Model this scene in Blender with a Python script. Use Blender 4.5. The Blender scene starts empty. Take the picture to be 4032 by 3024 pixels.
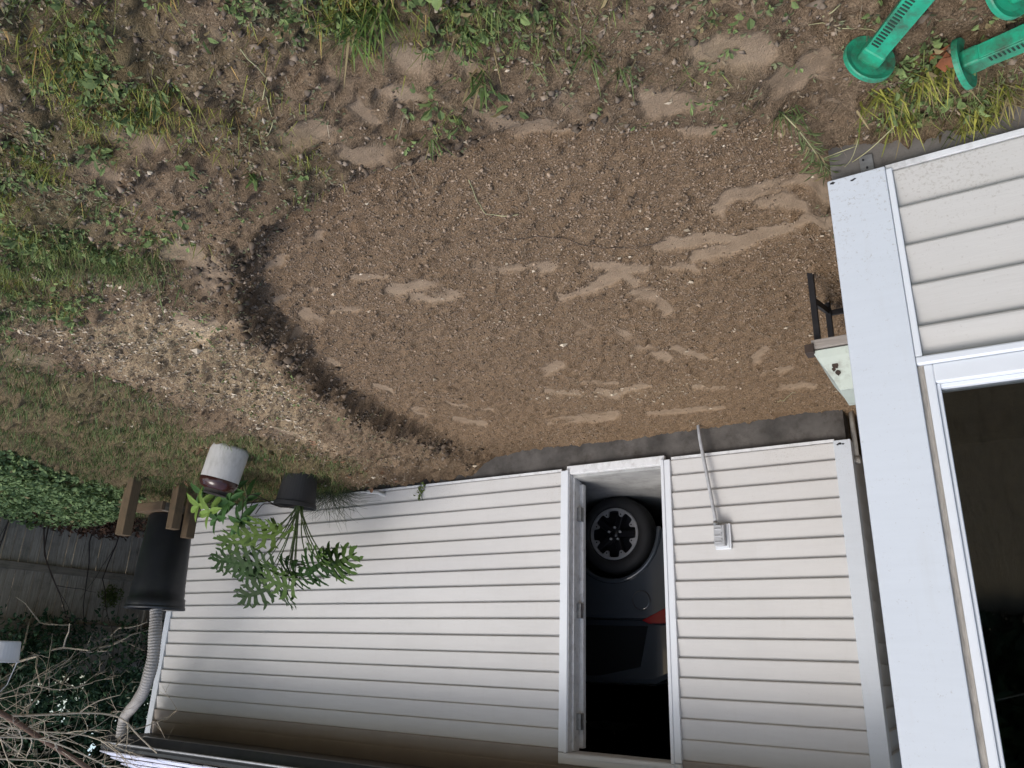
import bpy, bmesh, math, random
import numpy as np
from mathutils import Vector, Matrix
random.seed(7)
rng = np.random.default_rng(7)
sc = bpy.context.scene
col = sc.collection
# ------------------------------------------------------------------ camera, sky, sun, exposure
CZ = 1.52                                   # eye height above the lawn (z = 0)
FPX = 3008.65                               # focal length in photograph pixels (4032 wide)
YAW, PITCH, ROLL = .5657, -.3479, .0339
_cy, _sy, _cp, _sp, _cr, _sr = (math.cos(YAW), math.sin(YAW), math.cos(PITCH), math.sin(PITCH), math.cos(ROLL), math.sin(ROLL))
FW = np.array([_sy*_cp, _cy*_cp, _sp])
_r0 = np.array([_cy, -_sy, 0.]); _u0 = np.cross(_r0, FW)
RT = _cr*_r0 + _sr*_u0
UP = -_sr*_r0 + _cr*_u0
cam_d = bpy.data.cameras.new('camera')
cam = bpy.data.objects.new('camera', cam_d); col.objects.link(cam)
cam_d.sensor_width = 36; cam_d.lens = FPX/4032*36
cam_d.clip_start = .02; cam_d.clip_end = 500
# the photograph was taken with the phone upside down: camera right = -RT, up = -UP
cam.matrix_world = Matrix(((-RT[0], -UP[0], -FW[0], 0), (-RT[1], -UP[1], -FW[1], 0), (-RT[2], -UP[2], -FW[2], CZ), (0, 0, 0, 1)))
sc.camera = cam
SUN_EL, SUN_AZ = math.radians(48), math.radians(163)      # azimuth from +Y, clockwise
w = bpy.data.worlds.new('World'); sc.world = w; w.use_nodes = True
nt = w.node_tree; bg = nt.nodes['Background']
sky = nt.nodes.new('ShaderNodeTexSky'); sky.sky_type = 'NISHITA'; sky.sun_disc = False
sky.sun_elevation = SUN_EL; sky.sun_rotation = SUN_AZ; sky.air_density = 1.0; sky.dust_density = 2.2; sky.ozone_density = 1.0
nt.links.new(sky.outputs[0], bg.inputs[0]); bg.inputs[1].default_value = .15
sl = bpy.data.lights.new('sun', 'SUN'); sl.energy = 1.0; sl.angle = math.radians(24); sl.color = (1, .98, .95)
so = bpy.data.objects.new('sun', sl); col.objects.link(so)
sd = Vector((math.sin(SUN_AZ)*math.cos(SUN_EL), math.cos(SUN_AZ)*math.cos(SUN_EL), math.sin(SUN_EL)))
so.rotation_euler = sd.to_track_quat('Z', 'Y').to_euler(); so.location = (0, 0, 12)
sc.view_settings.view_transform = 'Standard'; sc.view_settings.look = 'None'
sc.view_settings.exposure = 0.75; sc.view_settings.gamma = 1
sc.cycles.use_denoising = True; sc.cycles.max_bounces = 8; sc.cycles.transparent_max_bounces = 12
sc.cycles.sample_clamp_indirect = 6

# ------------------------------------------------------------------ pixel helpers (pixels of a 2212-wide view of the photo)
DS = 1.8228
def ray(x, y):
    return FW + RT*(2016 - x*DS)/FPX + UP*(y*DS - 1512)/FPX
def onZ(x, y, z):
    d = ray(x, y); p = d*((z - CZ)/d[2]); return np.array([p[0], p[1], z])
def onY(x, y, Y):
    d = ray(x, y); p = d*(Y/d[1]); return np.array([p[0], p[1], p[2]+CZ])
def onX(x, y, X):
    d = ray(x, y); p = d*(X/d[0]); return np.array([p[0], p[1], p[2]+CZ])

# ------------------------------------------------------------------ mesh helpers
class MB:
    def __init__(s): s.v = []; s.f = []; s.c = []
    def add(s, vs, fs):
        o = len(s.v); s.v += [tuple(map(float, v)) for v in vs]; s.f += [tuple(i+o for i in f) for f in fs]; return s
    def box(s, x0, x1, y0, y1, z0, z1):
        return s.add([(x0,y0,z0),(x1,y0,z0),(x1,y1,z0),(x0,y1,z0),(x0,y0,z1),(x1,y0,z1),(x1,y1,z1),(x0,y1,z1)],
                     [(3,2,1,0),(4,5,6,7),(0,1,5,4),(1,2,6,5),(2,3,7,6),(3,0,4,7)])
    def prof(s, pts, axis, a, b):
        """closed 2-D profile extruded along axis; pts are the other two coordinates"""
        n = len(pts)
        def mk(t, p):
            return (t, p[0], p[1]) if axis == 'x' else ((p[0], t, p[1]) if axis == 'y' else (p[0], p[1], t))
        vs = [mk(a, p) for p in pts] + [mk(b, p) for p in pts]
        fs = [(i, (i+1) % n, (i+1) % n+n, i+n) for i in range(n)] + [tuple(range(n-1, -1, -1)), tuple(range(n, 2*n))]
        return s.add(vs, fs)
    def tube(s, pts, rad, n=8, cap=True):
        pts = [np.array(p, float) for p in pts]; m = len(pts)
        if not hasattr(rad, '__len__'): rad = [rad]*m
        vs = []; prev = None
        for i, p in enumerate(pts):
            t = pts[min(i+1, m-1)] - pts[max(i-1, 0)]; t = t/(np.linalg.norm(t)+1e-9)
            if prev is None:
                a = np.array([0, 0, 1.]) if abs(t[2]) < .9 else np.array([1., 0, 0])
                u = np.cross(t, a)
            else:
                u = prev - t*(prev@t)
            u = u/(np.linalg.norm(u)+1e-9); prev = u; v = np.cross(t, u)
            for k in range(n):
                an = 2*math.pi*k/n; vs.append(p + rad[i]*(math.cos(an)*u + math.sin(an)*v))
        fs = [(i*n+k, i*n+(k+1) % n, (i+1)*n+(k+1) % n, (i+1)*n+k) for i in range(m-1) for k in range(n)]
        if cap: fs += [tuple(range(n-1, -1, -1)), tuple(range((m-1)*n, m*n))]
        return s.add(vs, fs)
    def lathe(s, prof, n=32, c=(0, 0, 0)):
        vs = []; m = len(prof)
        for r, z in prof:
            for k in range(n):
                a = 2*math.pi*k/n; vs.append((c[0]+r*math.cos(a), c[1]+r*math.sin(a), c[2]+z))
        fs = [(i*n+k, i*n+(k+1) % n, (i+1)*n+(k+1) % n, (i+1)*n+k) for i in range(m-1) for k in range(n)]
        return s.add(vs, fs)
    def xform(s, M):
        s.v = [tuple(M @ Vector(v)) for v in s.v]; return s
    def build(s, name, mat, parent=None, smooth=False, bevel=0, label=None):
        me = bpy.data.meshes.new(name); me.from_pydata(s.v, [], s.f); me.update()
        bm = bmesh.new(); bm.from_mesh(me); bmesh.ops.recalc_face_normals(bm, faces=bm.faces); bm.to_mesh(me); bm.free()
        if smooth: me.shade_smooth()
        me.materials.append(mat)
        o = bpy.data.objects.new(name, me); col.objects.link(o)
        if parent: o.parent = parent
        if bevel:
            md = o.modifiers.new('bevel', 'BEVEL'); md.width = bevel; md.segments = 2; md.limit_method = 'ANGLE'; md.angle_limit = math.radians(40)
        if label: o['label'] = label
        return o
def np_mesh(name, V, F, mat, colors=None, smooth=False, parent=None):
    me = bpy.data.meshes.new(name)
    V = np.asarray(V, np.float32); F = np.asarray(F, np.int32); k = F.shape[1]
    me.vertices.add(len(V)); me.vertices.foreach_set('co', V.ravel())
    me.loops.add(F.size); me.loops.foreach_set('vertex_index', F.ravel())
    me.polygons.add(len(F)); me.polygons.foreach_set('loop_start', np.arange(0, F.size, k, dtype=np.int32))
    me.polygons.foreach_set('use_smooth', np.full(len(F), smooth))
    if colors is not None:
        a = me.color_attributes.new('Col', 'FLOAT_COLOR', 'POINT')
        c = np.ones((len(V), 4), np.float32); c[:, :3] = colors; a.data.foreach_set('color', c.ravel())
    me.update(); me.validate()
    me.materials.append(mat)
    o = bpy.data.objects.new(name, me); col.objects.link(o)
    if parent: o.parent = parent
    return o
def thing(name, label, cat, loc=(0, 0, 0), group=None):
    o = bpy.data.objects.new(name, None); o.empty_display_size = .1; col.objects.link(o); o.location = loc
    tag(o, label, cat, group); return o
def tag(o, label, cat, group=None):
    o['label'] = label; o['category'] = cat
    if group: o['group'] = group
    return o
def off(o, t):                                # make part geometry local to a thing that stands at t.location
    me = o.data; me.transform(Matrix.Translation(-Vector(t.location))); return o

# ------------------------------------------------------------------ noise
def _h(ix, iy, s):
    with np.errstate(over='ignore'):
        h = (ix.astype(np.uint32)*np.uint32(374761393) + iy.astype(np.uint32)*np.uint32(668265263) + np.uint32(s*1442695 % 4294967295))
        h = (h ^ (h >> np.uint32(13)))*np.uint32(1274126177); h = h ^ (h >> np.uint32(16))
    return (h & np.uint32(0xffffff)).astype(np.float64)/0xffffff
def vn(x, y, s=0):
    ix = np.floor(x).astype(np.int64); iy = np.floor(y).astype(np.int64)
    fx = x-ix; fy = y-iy; fx = fx*fx*(3-2*fx); fy = fy*fy*(3-2*fy)
    a = _h(ix, iy, s); b = _h(ix+1, iy, s); c = _h(ix, iy+1, s); d = _h(ix+1, iy+1, s)
    return (a*(1-fx)+b*fx)*(1-fy)+(c*(1-fx)+d*fx)*fy - .5
def fbm(x, y, f, o=3, s=0):
    r = 0; a = 1
    for i in range(o):
        r = r + a*vn(x*f+17.3*i, y*f-9.1*i, s+i); f *= 2.03; a *= .55
    return r
def sstep(a, b, x):
    t = np.clip((x-a)/(b-a), 0, 1); return t*t*(3-2*t)

# ------------------------------------------------------------------ materials
def new_mat(name):
    m = bpy.data.materials.new(name); m.use_nodes = True
    nt = m.node_tree; return m, nt, nt.nodes['Principled BSDF']
def N(nt, t, **kw):
    n = nt.nodes.new(t)
    for k, v in kw.items(): setattr(n, k, v)
    return n
def ramp(nt, fac, stops):
    r = N(nt, 'ShaderNodeValToRGB'); e = r.color_ramp.elements
    while len(e) < len(stops): e.new(.5)
    for q, (p, c) in zip(e, stops): q.position = p; q.color = (*c, 1) if len(c) == 3 else c
    nt.links.new(fac, r.inputs[0]); return r.outputs[0]
def noise(nt, vec, scale, detail=4, rough=.6, dist=0):
    n = N(nt, 'ShaderNodeTexNoise'); n.inputs['Scale'].default_value = scale; n.inputs['Detail'].default_value = detail
    n.inputs['Roughness'].default_value = rough; n.inputs['Distortion'].default_value = dist
    nt.links.new(vec, n.inputs['Vector']); return n.outputs['Fac']
def pos(nt, sc3=(1, 1, 1)):
    g = N(nt, 'ShaderNodeNewGeometry'); mp = N(nt, 'ShaderNodeMapping'); mp.inputs['Scale'].default_value = sc3
    nt.links.new(g.outputs['Position'], mp.inputs['Vector']); return mp.outputs[0]
def mix(nt, fac, a, b, mode='MIX'):
    n = N(nt, 'ShaderNodeMix', data_type='RGBA', blend_type=mode)
    def put(i, v):
        if hasattr(v, 'is_linked') or hasattr(v, 'links'): nt.links.new(v, n.inputs[i])
        elif isinstance(v, (int, float)): n.inputs[i].default_value = v
        else: n.inputs[i].default_value = (*v, 1)
    put(0, fac); put(6, a); put(7, b); return n.outputs[2]
def math_n(nt, op, a, b=None):
    n = N(nt, 'ShaderNodeMath', operation=op)
    for i, v in enumerate((a, b)):
        if v is None: continue
        if isinstance(v, (int, float)): n.inputs[i].default_value = v
        else: nt.links.new(v, n.inputs[i])
    return n.outputs[0]
def bump(nt, bs, h, strength=.3, dist=.01):
    b = N(nt, 'ShaderNodeBump'); b.inputs['Strength'].default_value = strength; b.inputs['Distance'].default_value = dist
    nt.links.new(h, b.inputs['Height']); nt.links.new(b.outputs[0], bs.inputs['Normal']); return b
def attr(nt, name):
    a = N(nt, 'ShaderNodeAttribute'); a.attribute_name = name; return a
def simple(name, c, rough=.6, var=.12, scale=12, bmp=.1, spec=.5, metal=0, dirt=None, dirt_amt=.5, stretch=(1, 1, 1), bscale=60, dlo=.5):
    m, nt, b = new_mat(name); p = pos(nt, stretch)
    f = noise(nt, p, scale)
    lo = tuple(x*(1-var) for x in c); hi = tuple(min(1, x*(1+var)) for x in c)
    cc = ramp(nt, f, [(.3, lo), (.7, hi)])
    if dirt:
        d = noise(nt, p, scale*.5+3, 8, .75)
        df = ramp(nt, d, [(dlo, (0, 0, 0)), (dlo+.25, (dirt_amt,)*3)])
        cc = mix(nt, df, cc, dirt)
    nt.links.new(cc, b.inputs['Base Color']); b.inputs['Roughness'].default_value = rough
    b.inputs['Metallic'].default_value = metal; b.inputs['Specular IOR Level'].default_value = spec
    if bmp: bump(nt, b, noise(nt, p, bscale, 5), bmp, .004)
    return m
def vinyl(name, c, grain=.07):
    m, nt, b = new_mat(name); p = pos(nt)
    oi = N(nt, 'ShaderNodeObjectInfo')
    f = noise(nt, p, 1.3, 4); g = noise(nt, pos(nt, (1, 1, 9)), 5, 5)
    cc = ramp(nt, f, [(.3, tuple(x*.94 for x in c)), (.7, tuple(x*1.03 for x in c))])
    cc = mix(nt, .35, cc, ramp(nt, g, [(.3, tuple(x*.92 for x in c)), (.7, tuple(x*1.04 for x in c))]))
    cc = mix(nt, math_n(nt, 'MULTIPLY', oi.outputs['Random'], .10), cc, (c[0]*.8, c[1]*.79, c[2]*.77))
    # mud splashed up from the ground and specks of mildew
    sp = noise(nt, p, 120, 4, .7)
    sx = N(nt, 'ShaderNodeSeparateXYZ'); g2 = N(nt, 'ShaderNodeNewGeometry'); nt.links.new(g2.outputs['Position'], sx.inputs[0])
    low = N(nt, 'ShaderNodeMapRange'); low.inputs[1].default_value = .05; low.inputs[2].default_value = .55; low.inputs[3].default_value = 1; low.inputs[4].default_value = 0
    nt.links.new(sx.outputs[2], low.inputs[0])
    big = ramp(nt, noise(nt, p, 2.2, 3), [(.35, (0,)*3), (.7, (1,)*3)])
    th = math_n(nt, 'MULTIPLY', math_n(nt, 'MULTIPLY', low.outputs[0], big), .8)
    spk = ramp(nt, math_n(nt, 'ADD', sp, math_n(nt, 'MULTIPLY', th, .18)), [(.63, (0,)*3), (.74, (.5,)*3)])
    cc = mix(nt, spk, cc, (.30, .27, .23))
    stain = ramp(nt, noise(nt, pos(nt, (6, 6, 1)), 3, 5), [(.55, (0,)*3), (.8, (.16,)*3)])
    cc = mix(nt, stain, cc, (.42, .39, .34))
    nt.links.new(cc, b.inputs['Base Color']); b.inputs['Roughness'].default_value = .5; b.inputs['Specular IOR Level'].default_value = .35
    bump(nt, b, math_n(nt, 'ADD', noise(nt, pos(nt, (1, 1, 12)), 9, 3), noise(nt, p, 2.5, 2)), grain, .01)
    return m
def leafm(name, rough=.45, trans=.25, tint=(1, 1, 1)):
    m, nt, b = new_mat(name); a = attr(nt, 'Col')
    c = mix(nt, 1.0, a.outputs['Color'], tint, 'MULTIPLY')
    f = noise(nt, pos(nt), 40, 3); c = mix(nt, .35, c, mix(nt, f, (.35, .35, .35), (1.6, 1.6, 1.6)), 'MULTIPLY')
    nt.links.new(c, b.inputs['Base Color']); b.inputs['Roughness'].default_value = rough; b.inputs['Specular IOR Level'].default_value = .22
    t = N(nt, 'ShaderNodeBsdfTranslucent'); nt.links.new(c, t.inputs[0])
    ms = N(nt, 'ShaderNodeMixShader'); ms.inputs[0].default_value = trans
    out = nt.nodes['Material Output']
    nt.links.new(b.outputs[0], ms.inputs[1]); nt.links.new(t.outputs[0], ms.inputs[2]); nt.links.new(ms.outputs[0], out.inputs[0])
    return m
def woodm(name, c, axis='z', rough=.85, var=.35):
    st = {'z': (22, 22, 1.2), 'x': (1.2, 22, 22), 'y': (22, 1.2, 22)}[axis]
    m, nt, b = new_mat(name); p = pos(nt, st); oi = N(nt, 'ShaderNodeObjectInfo')
    f = noise(nt, p, 3, 6, .65, .4)
    cc = ramp(nt, f, [(.25, tuple(x*(1-var) for x in c)), (.55, c), (.8, tuple(x*(1+var) for x in c))])
    cc = mix(nt, math_n(nt, 'MULTIPLY', oi.outputs['Random'], .55), cc, tuple(x*.55 for x in c))
    d = ramp(nt, noise(nt, pos(nt), 7, 6, .7), [(.5, (0,)*3), (.75, (.5,)*3)])
    cc = mix(nt, d, cc, (.035, .045, .028))
    nt.links.new(cc, b.inputs['Base Color']); b.inputs['Roughness'].default_value = rough; b.inputs['Specular IOR Level'].default_value = .2
    bump(nt, b, f, .5, .006); return m
M = {}
M['siding'] = vinyl('vinyl_siding', (.545, .535, .515))
M['house_siding'] = vinyl('house_vinyl_siding', (.52, .505, .475))
M['trim'] = simple('white_trim', (.70, .73, .76), .45, .04, 6, .06, dirt=(.45, .43, .40), dirt_amt=.22)
M['post'] = vinyl('white_corner_post', (.60, .64, .68), .015)
M['oldtrim'] = simple('weathered_white_paint', (.70, .71, .71), .6, .08, 20, .25, dirt=(.22, .19, .16), dirt_amt=.55)
M['frieze'] = simple('tan_frieze', (.30, .265, .235), .6, .06, 5, .05)
M['soffit'] = simple('soffit_dark', (.10, .09, .08), .7, .1, 5, .05)
M['gutter'] = simple('dark_gutter', (.022, .024, .027), .3, .2, 8, .05, dirt=(.08, .08, .06), dirt_amt=.4)
M['roof'] = simple('pale_ribbed_roof', (.72, .72, .80), .4, .06, 5, .05)
M['concrete'] = simple('foundation_concrete', (.15, .138, .122), .9, .35, 6, .5, dirt=(.06, .047, .036), dirt_amt=.9, bscale=40)
M['garage_footing'] = simple('damp_footing_concrete', (.085, .078, .070), .9, .45, 5, .6, dirt=(.032, .025, .019), dirt_amt=.95, bscale=35)
M['slab'] = simple('slab_concrete', (.34, .34, .33), .75, .2, 5, .25, dirt=(.08, .075, .07), dirt_amt=.6)
M['caulk'] = simple('dirty_caulk', (.36, .33, .29), .8, .3, 12, .4, stretch=(20, 20, 2))
M['metal'] = simple('galvanised_metal', (.42, .43, .43), .45, .2, 30, .15, metal=.7, dirt=(.12, .1, .08), dirt_amt=.5)
M['conduit'] = simple('grey_conduit', (.40, .41, .42), .5, .15, 20, .1, dirt=(.2, .19, .17), dirt_amt=.5)
M['pvc'] = simple('white_pvc', (.72, .72, .69), .4, .06, 20, .05, dirt=(.25, .22, .18), dirt_amt=.4)
M['pvc_old'] = simple('grimy_pvc', (.42, .40, .36), .5, .12, 20, .1, dirt=(.12, .1, .08), dirt_amt=.6)
M['blackmetal'] = simple('black_steel', (.014, .014, .016), .55, .3, 20, .15, dirt=(.05, .035, .028), dirt_amt=.4)
M['blackplastic'] = simple('black_plastic', (.012, .014, .017), .42, .2, 7, .06, dirt=(.03, .04, .03), dirt_amt=.4)
M['pot'] = simple('black_pot_plastic', (.022, .022, .023), .6, .15, 9, .08)
M['corr'] = simple('grey_flex_pipe', (.33, .31, .285), .65, .12, 9, .1, dirt=(.13, .11, .09), dirt_amt=.5)
M['green'] = simple('green_plastic', (.016, .30, .165), .45, .15, 26, .06, dirt=(.050, .055, .035), dirt_amt=.95, dlo=.43)
M['rust'] = simple('rusty_leaf', (.22, .075, .03), .8, .3, 30, .2)
M['crock'] = simple('white_stoneware', (.52, .51, .48), .5, .08, 18, .12, dirt=(.2, .18, .14), dirt_amt=.55, stretch=(1, 1, .35))
M['brownglaze'] = simple('brown_glaze', (.035, .012, .009), .18, .25, 9, .03)
M['soilpot'] = simple('potting_soil', (.02, .016, .013), .95, .3, 40, .6)
M['weather'] = woodm('weathered_fence', (.46, .39, .305), 'z', var=.6)
M['weather_y'] = woodm('weathered_rail', (.34, .28, .21), 'y', var=.5)
M['lumber'] = woodm('treated_lumber', (.17, .120, .072), 'z', var=.25)
M['lumber_x'] = woodm('treated_lumber_x', (.18, .125, .078), 'x', var=.25)
M['stud'] = simple('bare_studs', (.20, .10, .065), .85, .2, 10, .1)
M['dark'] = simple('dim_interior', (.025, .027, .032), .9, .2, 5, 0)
M['board'] = simple('grey_board', (.30, .27, .24), .8, .15, 14, .2, stretch=(1, 1, 12))
M['peel'] = simple('peeling_pale_green', (.42, .47, .41), .6, .08, 7, .3, dirt=(.10, .06, .04), dirt_amt=.8)
M['bark'] = simple('pale_bark', (.44, .37, .27), .85, .3, 40, .4)
M['bark_red'] = simple('reddish_bark', (.13, .075, .05), .85, .3, 40, .4)
M['stemgreen'] = simple('green_stem', (.07, .10, .03), .5, .3, 20, .05)
M['fern'] = simple('fern_green', (.05, .065, .035), .6, .3, 20, 0)
M['stemdark'] = simple('dark_stem', (.045, .03, .022), .7, .3, 20, .1)
M['whiteplastic'] = simple('white_enamel', (.66, .66, .66), .35, .03, 5, .02)
M['leaf'] = leafm('leaf', .5, .10)
M['leaf'].node_tree.nodes['Principled BSDF'].inputs['Specular IOR Level'].default_value = .12
M['leaf_matte'] = leafm('leaf_matte', .7, .2)
M['grass'] = leafm('grass_blade', .55, .28)
M['clod'] = leafm('soil_clod', .97, 0.0)
# glass: plain pane, partly clear
m, nt, b = new_mat('window_glass')
gl = N(nt, 'ShaderNodeBsdfGlossy'); gl.inputs['Roughness'].default_value = .015; gl.inputs['Color'].default_value = (.9, .93, .95, 1)
tr = N(nt, 'ShaderNodeBsdfTransparent'); tr.inputs[0].default_value = (.8, .82, .82, 1)
fr = N(nt, 'ShaderNodeFresnel'); fr.inputs[0].default_value = 1.9
mx = N(nt, 'ShaderNodeMixShader'); nt.links.new(fr.outputs[0], mx.inputs[0]); nt.links.new(tr.outputs[0], mx.inputs[1]); nt.links.new(gl.outputs[0], mx.inputs[2])
nt.links.new(mx.outputs[0], nt.nodes['Material Output'].inputs[0]); M['glass'] = m
M['carpaint'] = simple('dark_grey_car_paint', (.035, .042, .052), .22, .05, 3, 0)
M['carpaint'].node_tree.nodes['Principled BSDF'].inputs['Coat Weight'].default_value = .8
M['tyre'] = simple('tyre_rubber', (.012, .012, .013), .75, .2, 20, .1)
M['rim'] = simple('machined_rim', (.55, .55, .56), .3, .05, 20, 0, metal=.6)
M['rimblack'] = simple('black_spoke', (.006, .006, .008), .3, .1, 20, 0)
M['taillight'] = simple('red_lens', (.16, .008, .010), .12, .1, 8, 0)
M['carglass'] = simple('car_glass', (.01, .011, .013), .08, .1, 3, 0)

# ================================================================== GROUND
GZ = -.01
def dpoly(pts, z=GZ): return np.array([onZ(x, y, z)[:2] for x, y in pts])
DUG = np.vstack([dpoly([(640,440),(720,405),(850,372),(940,345),(1020,290),(1150,268),(1250,268),(1400,262),(1500,258),(1640,262),(1760,285)], -.03),
                 [(.33, 2.05), (.33, 2.6), (.30, 3.2), (.30, 6.0), (2.0, 6.0), (3.75, 5.6)],
                 dpoly([(1005,985),(930,945),(830,900),(760,860),(700,820),(640,760),(590,720),(560,690),(530,640),(515,600),(560,520),(600,470)], -.03)])
def sd_poly(X, Y, P):
    """signed distance (negative inside)"""
    d = np.full(X.shape, 1e9); ins = np.zeros(X.shape, bool); n = len(P)
    for i in range(n):
        a = P[i]; b = P[(i+1) % n]; e = b-a
        t = np.clip(((X-a[0])*e[0]+(Y-a[1])*e[1])/(e@e+1e-12), 0, 1)
        d = np.minimum(d, (X-a[0]-t*e[0])**2+(Y-a[1]-t*e[1])**2)
        c = ((a[1] > Y) != (b[1] > Y)) & (X < (b[0]-a[0])*(Y-a[1])/(b[1]-a[1]+1e-12)+a[0])
        ins ^= c
    d = np.sqrt(d); return np.where(ins, -d, d)
SM = [  # trodden smooth streaks: polyline and half width, in view pixels
 ([(885,383),(950,372),(1005,370)],15),([(1030,282),(1120,270),(1192,262)],14),([(1205,278),(1255,270)],7),([(1455,270),(1565,260)],10),
 ([(1548,445),(1575,412),(1640,395),(1740,385),(1815,372)],20),([(1640,430),(1690,425),(1740,440)],15),([(1412,525),(1500,513),(1590,505),(1690,488),(1790,440)],13),([(1495,545),(1560,535),(1620,512)],14),
 ([(1020,568),(1110,575),(1195,570)],14),([(1080,590),(1140,590)],9),([(1278,570),(1340,575),(1400,575)],13),([(1208,635),(1270,615),(1345,582)],12),([(1340,580),(1372,605)],12),([(1432,565),(1495,566)],8),
 ([(1368,630),(1415,633),(1438,662)],14),([(842,622),(920,612),(990,630)],13),([(885,635),(980,636)],7),([(765,597),(850,592)],7),
 ([(588,640),(625,636),(672,630)],9),([(580,572),(600,550)],13),([(640,522),(700,500)],9),([(650,670),(690,692)],14),([(635,705),(700,716)],7),([(706,664),(785,664)],7),
 ([(1225,688),(1262,705),(1288,735)],15),([(1300,730),(1335,712),(1385,745),(1440,775)],13),([(1455,752),(1540,778)],8),([(1172,800),(1205,785)],13),
 ([(1185,845),(1250,850)],8),([(1248,825),(1340,832)],5),([(1292,850),(1330,862)],11),([(1345,852),(1395,835)],8),([(1630,778),(1652,755)],12),([(1642,820),(1700,800)],9),([(1500,845),(1580,846)],5),
 ([(970,868),(1060,885)],4),([(980,905),(1050,920)],5),([(893,880),(920,892)],9),([(815,825),(850,836)],6),([(700,765),(730,780)],8),([(1180,915),(1330,905)],9),([(1400,900),(1560,885)],7),([(1690,845),(1760,838)],9),
 ([(390,520),(440,520),(475,545)],34),([(600,300),(690,280)],26),([(740,325),(800,335),(850,355)],20),([(395,655),(440,690)],16),([(480,75),(560,95),(600,105)],17),([(870,110),(930,120)],26),([(830,190),(900,200)],12),
 ([(1030,180),(1100,215),(1180,230)],16),([(1240,180),(1310,195)],22),([(1400,170),(1500,160)],20),([(1080,260),(1150,240)],14),([(230,275),(330,300)],18),([(1650,130),(1760,80)],28),([(1500,60),(1640,40)],26),([(1790,175),(1700,240)],14),
 ([(20,720),(120,745)],9),([(440,690),(520,640)],10),([(150,330),(250,380)],14),([(540,870),(700,930)],7),([(950,60),(1010,150)],14),([(700,150),(800,250)],14)]
SMW = []
for pts, hw in SM:
    if pts[0][1] < 380 or pts[0][0] < 480: hw *= 1.35
    z = -.10 if pts[0][1] > 400 or pts[0][0] > 1000 else -.02
    P = np.array([onZ(x, y, z)[:2] for x, y in pts]); cx, cy2 = pts[len(pts)//2]
    c0 = onZ(cx, cy2, z)[:2]; ex = onZ(cx+hw, cy2, z)[:2]-c0; ey = onZ(cx, cy2+hw, z)[:2]-c0
    SMW.append((P, c0, np.linalg.inv(np.array([ex, ey]).T), hw, pts))
def smooth_mask(X, Y):
    r = np.zeros(X.shape)
    wx = X+.035*fbm(X, Y, 9, 3, 41)+.012*fbm(X, Y, 40, 2, 48); wy = Y+.05*fbm(X, Y, 9, 3, 43)+.015*fbm(X, Y, 40, 2, 49)
    for P, c0, A, hw, _ in SMW:
        m = .12+np.abs(P-c0).max()+np.abs(np.linalg.inv(A)).max()*1.6
        sel = (np.abs(X-c0[0]) < m) & (np.abs(Y-c0[1]) < m)
        if not sel.any(): continue
        # distance measured in the streak's own local frame
        u = A @ np.vstack([wx[sel]-c0[0], wy[sel]-c0[1]]); Q = (A @ (P-c0).T).T
        d = np.full(u.shape[1], 1e9)
        for i in range(len(Q)-1):
            a = Q[i]; e = Q[i+1]-a; t = np.clip(((u[0]-a[0])*e[0]+(u[1]-a[1])*e[1])/(e@e+1e-9), 0, 1)
            d = np.minimum(d, np.hypot(u[0]-a[0]-t*e[0], u[1]-a[1]-t*e[1]))
        r[sel] = np.maximum(r[sel], sstep(1.22, .62, d))
    return r*sstep(-.50, -.08, fbm(X, Y, 5, 3, 45))
GREEN = [ # weedy areas (view pixels) and strength
 ([(-60,-60),(330,-60),(400,120),(380,260),(250,330),(90,420),(-60,520)],.82),([(560,-40),(1120,-40),(1100,30),(880,70),(800,120),(620,90)],.85),([(1120,-40),(1300,-40),(1260,80),(1180,110),(1080,60)],.4),
 ([(-60,380),(140,400),(300,520),(330,580),(200,620),(-60,700)],.95),([(0,740),(120,780),(300,860),(420,930),(560,985),(420,1080),(280,1060),(0,990)],.75),
 ([(420,960),(560,950),(720,985),(800,1040),(760,1080),(560,1110),(420,1080)],.95),([(1870,150),(1960,80),(2260,90),(2260,280),(2050,310),(1880,260)],.6),
 ([(330,30),(640,60),(520,170),(640,250),(740,420),(600,420),(420,300)],.45),([(1000,100),(1100,110),(1090,190),(1010,190)],.35),([(1180,90),(1330,110),(1300,150),(1200,150)],.35),([(1450,100),(1560,60),(1620,120),(1500,170)],.3),([(560,380),(740,380),(720,430),(580,430)],.5),([(880,1070),(930,1065),(930,1085),(880,1090)],.6),
 ([(240,520),(380,540),(380,640),(300,640)],.4),([(900,250),(960,250),(960,310),(910,310)],.4)]
GW = [(dpoly(p, 0 if p[0][1] < 700 else .03), s) for p, s in GREEN]
def green_mask(X, Y):
    r = np.zeros(X.shape); wx = X+.25*fbm(X, Y, 2.5, 3, 61); wy = Y+.25*fbm(X, Y, 2.5, 3, 67)
    for P, s in GW: r = np.maximum(r, s*sstep(.16, -.16, sd_poly(wx, wy, P)))
    # farther lawn beyond the frame
    o = np.maximum(sstep(4.3, 5.5, X), sstep(.3, -.6, Y)); o = np.maximum(o, sstep(-.5, -1.2, X))
    return np.clip(np.maximum(r, .7*o*(Y < 9)), 0, 1)
CH = [([(40,700),(180,640),(330,640),(520,720),(640,830),(720,960),(620,950),(420,860),(220,800)],.75),([(250,740),(330,700),(470,760),(440,800),(300,790)],1.0),([(1200,880),(1500,860),(1500,905),(1180,905)],.4),([(480,60),(610,80),(600,110),(500,105)],.7),([(130,590),(260,600),(240,650),(120,640)],.5),([(780,990),(960,1040),(880,1060),(740,1050)],.4)]
CW = [(dpoly(p, 0), s) for p, s in CH]
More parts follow.
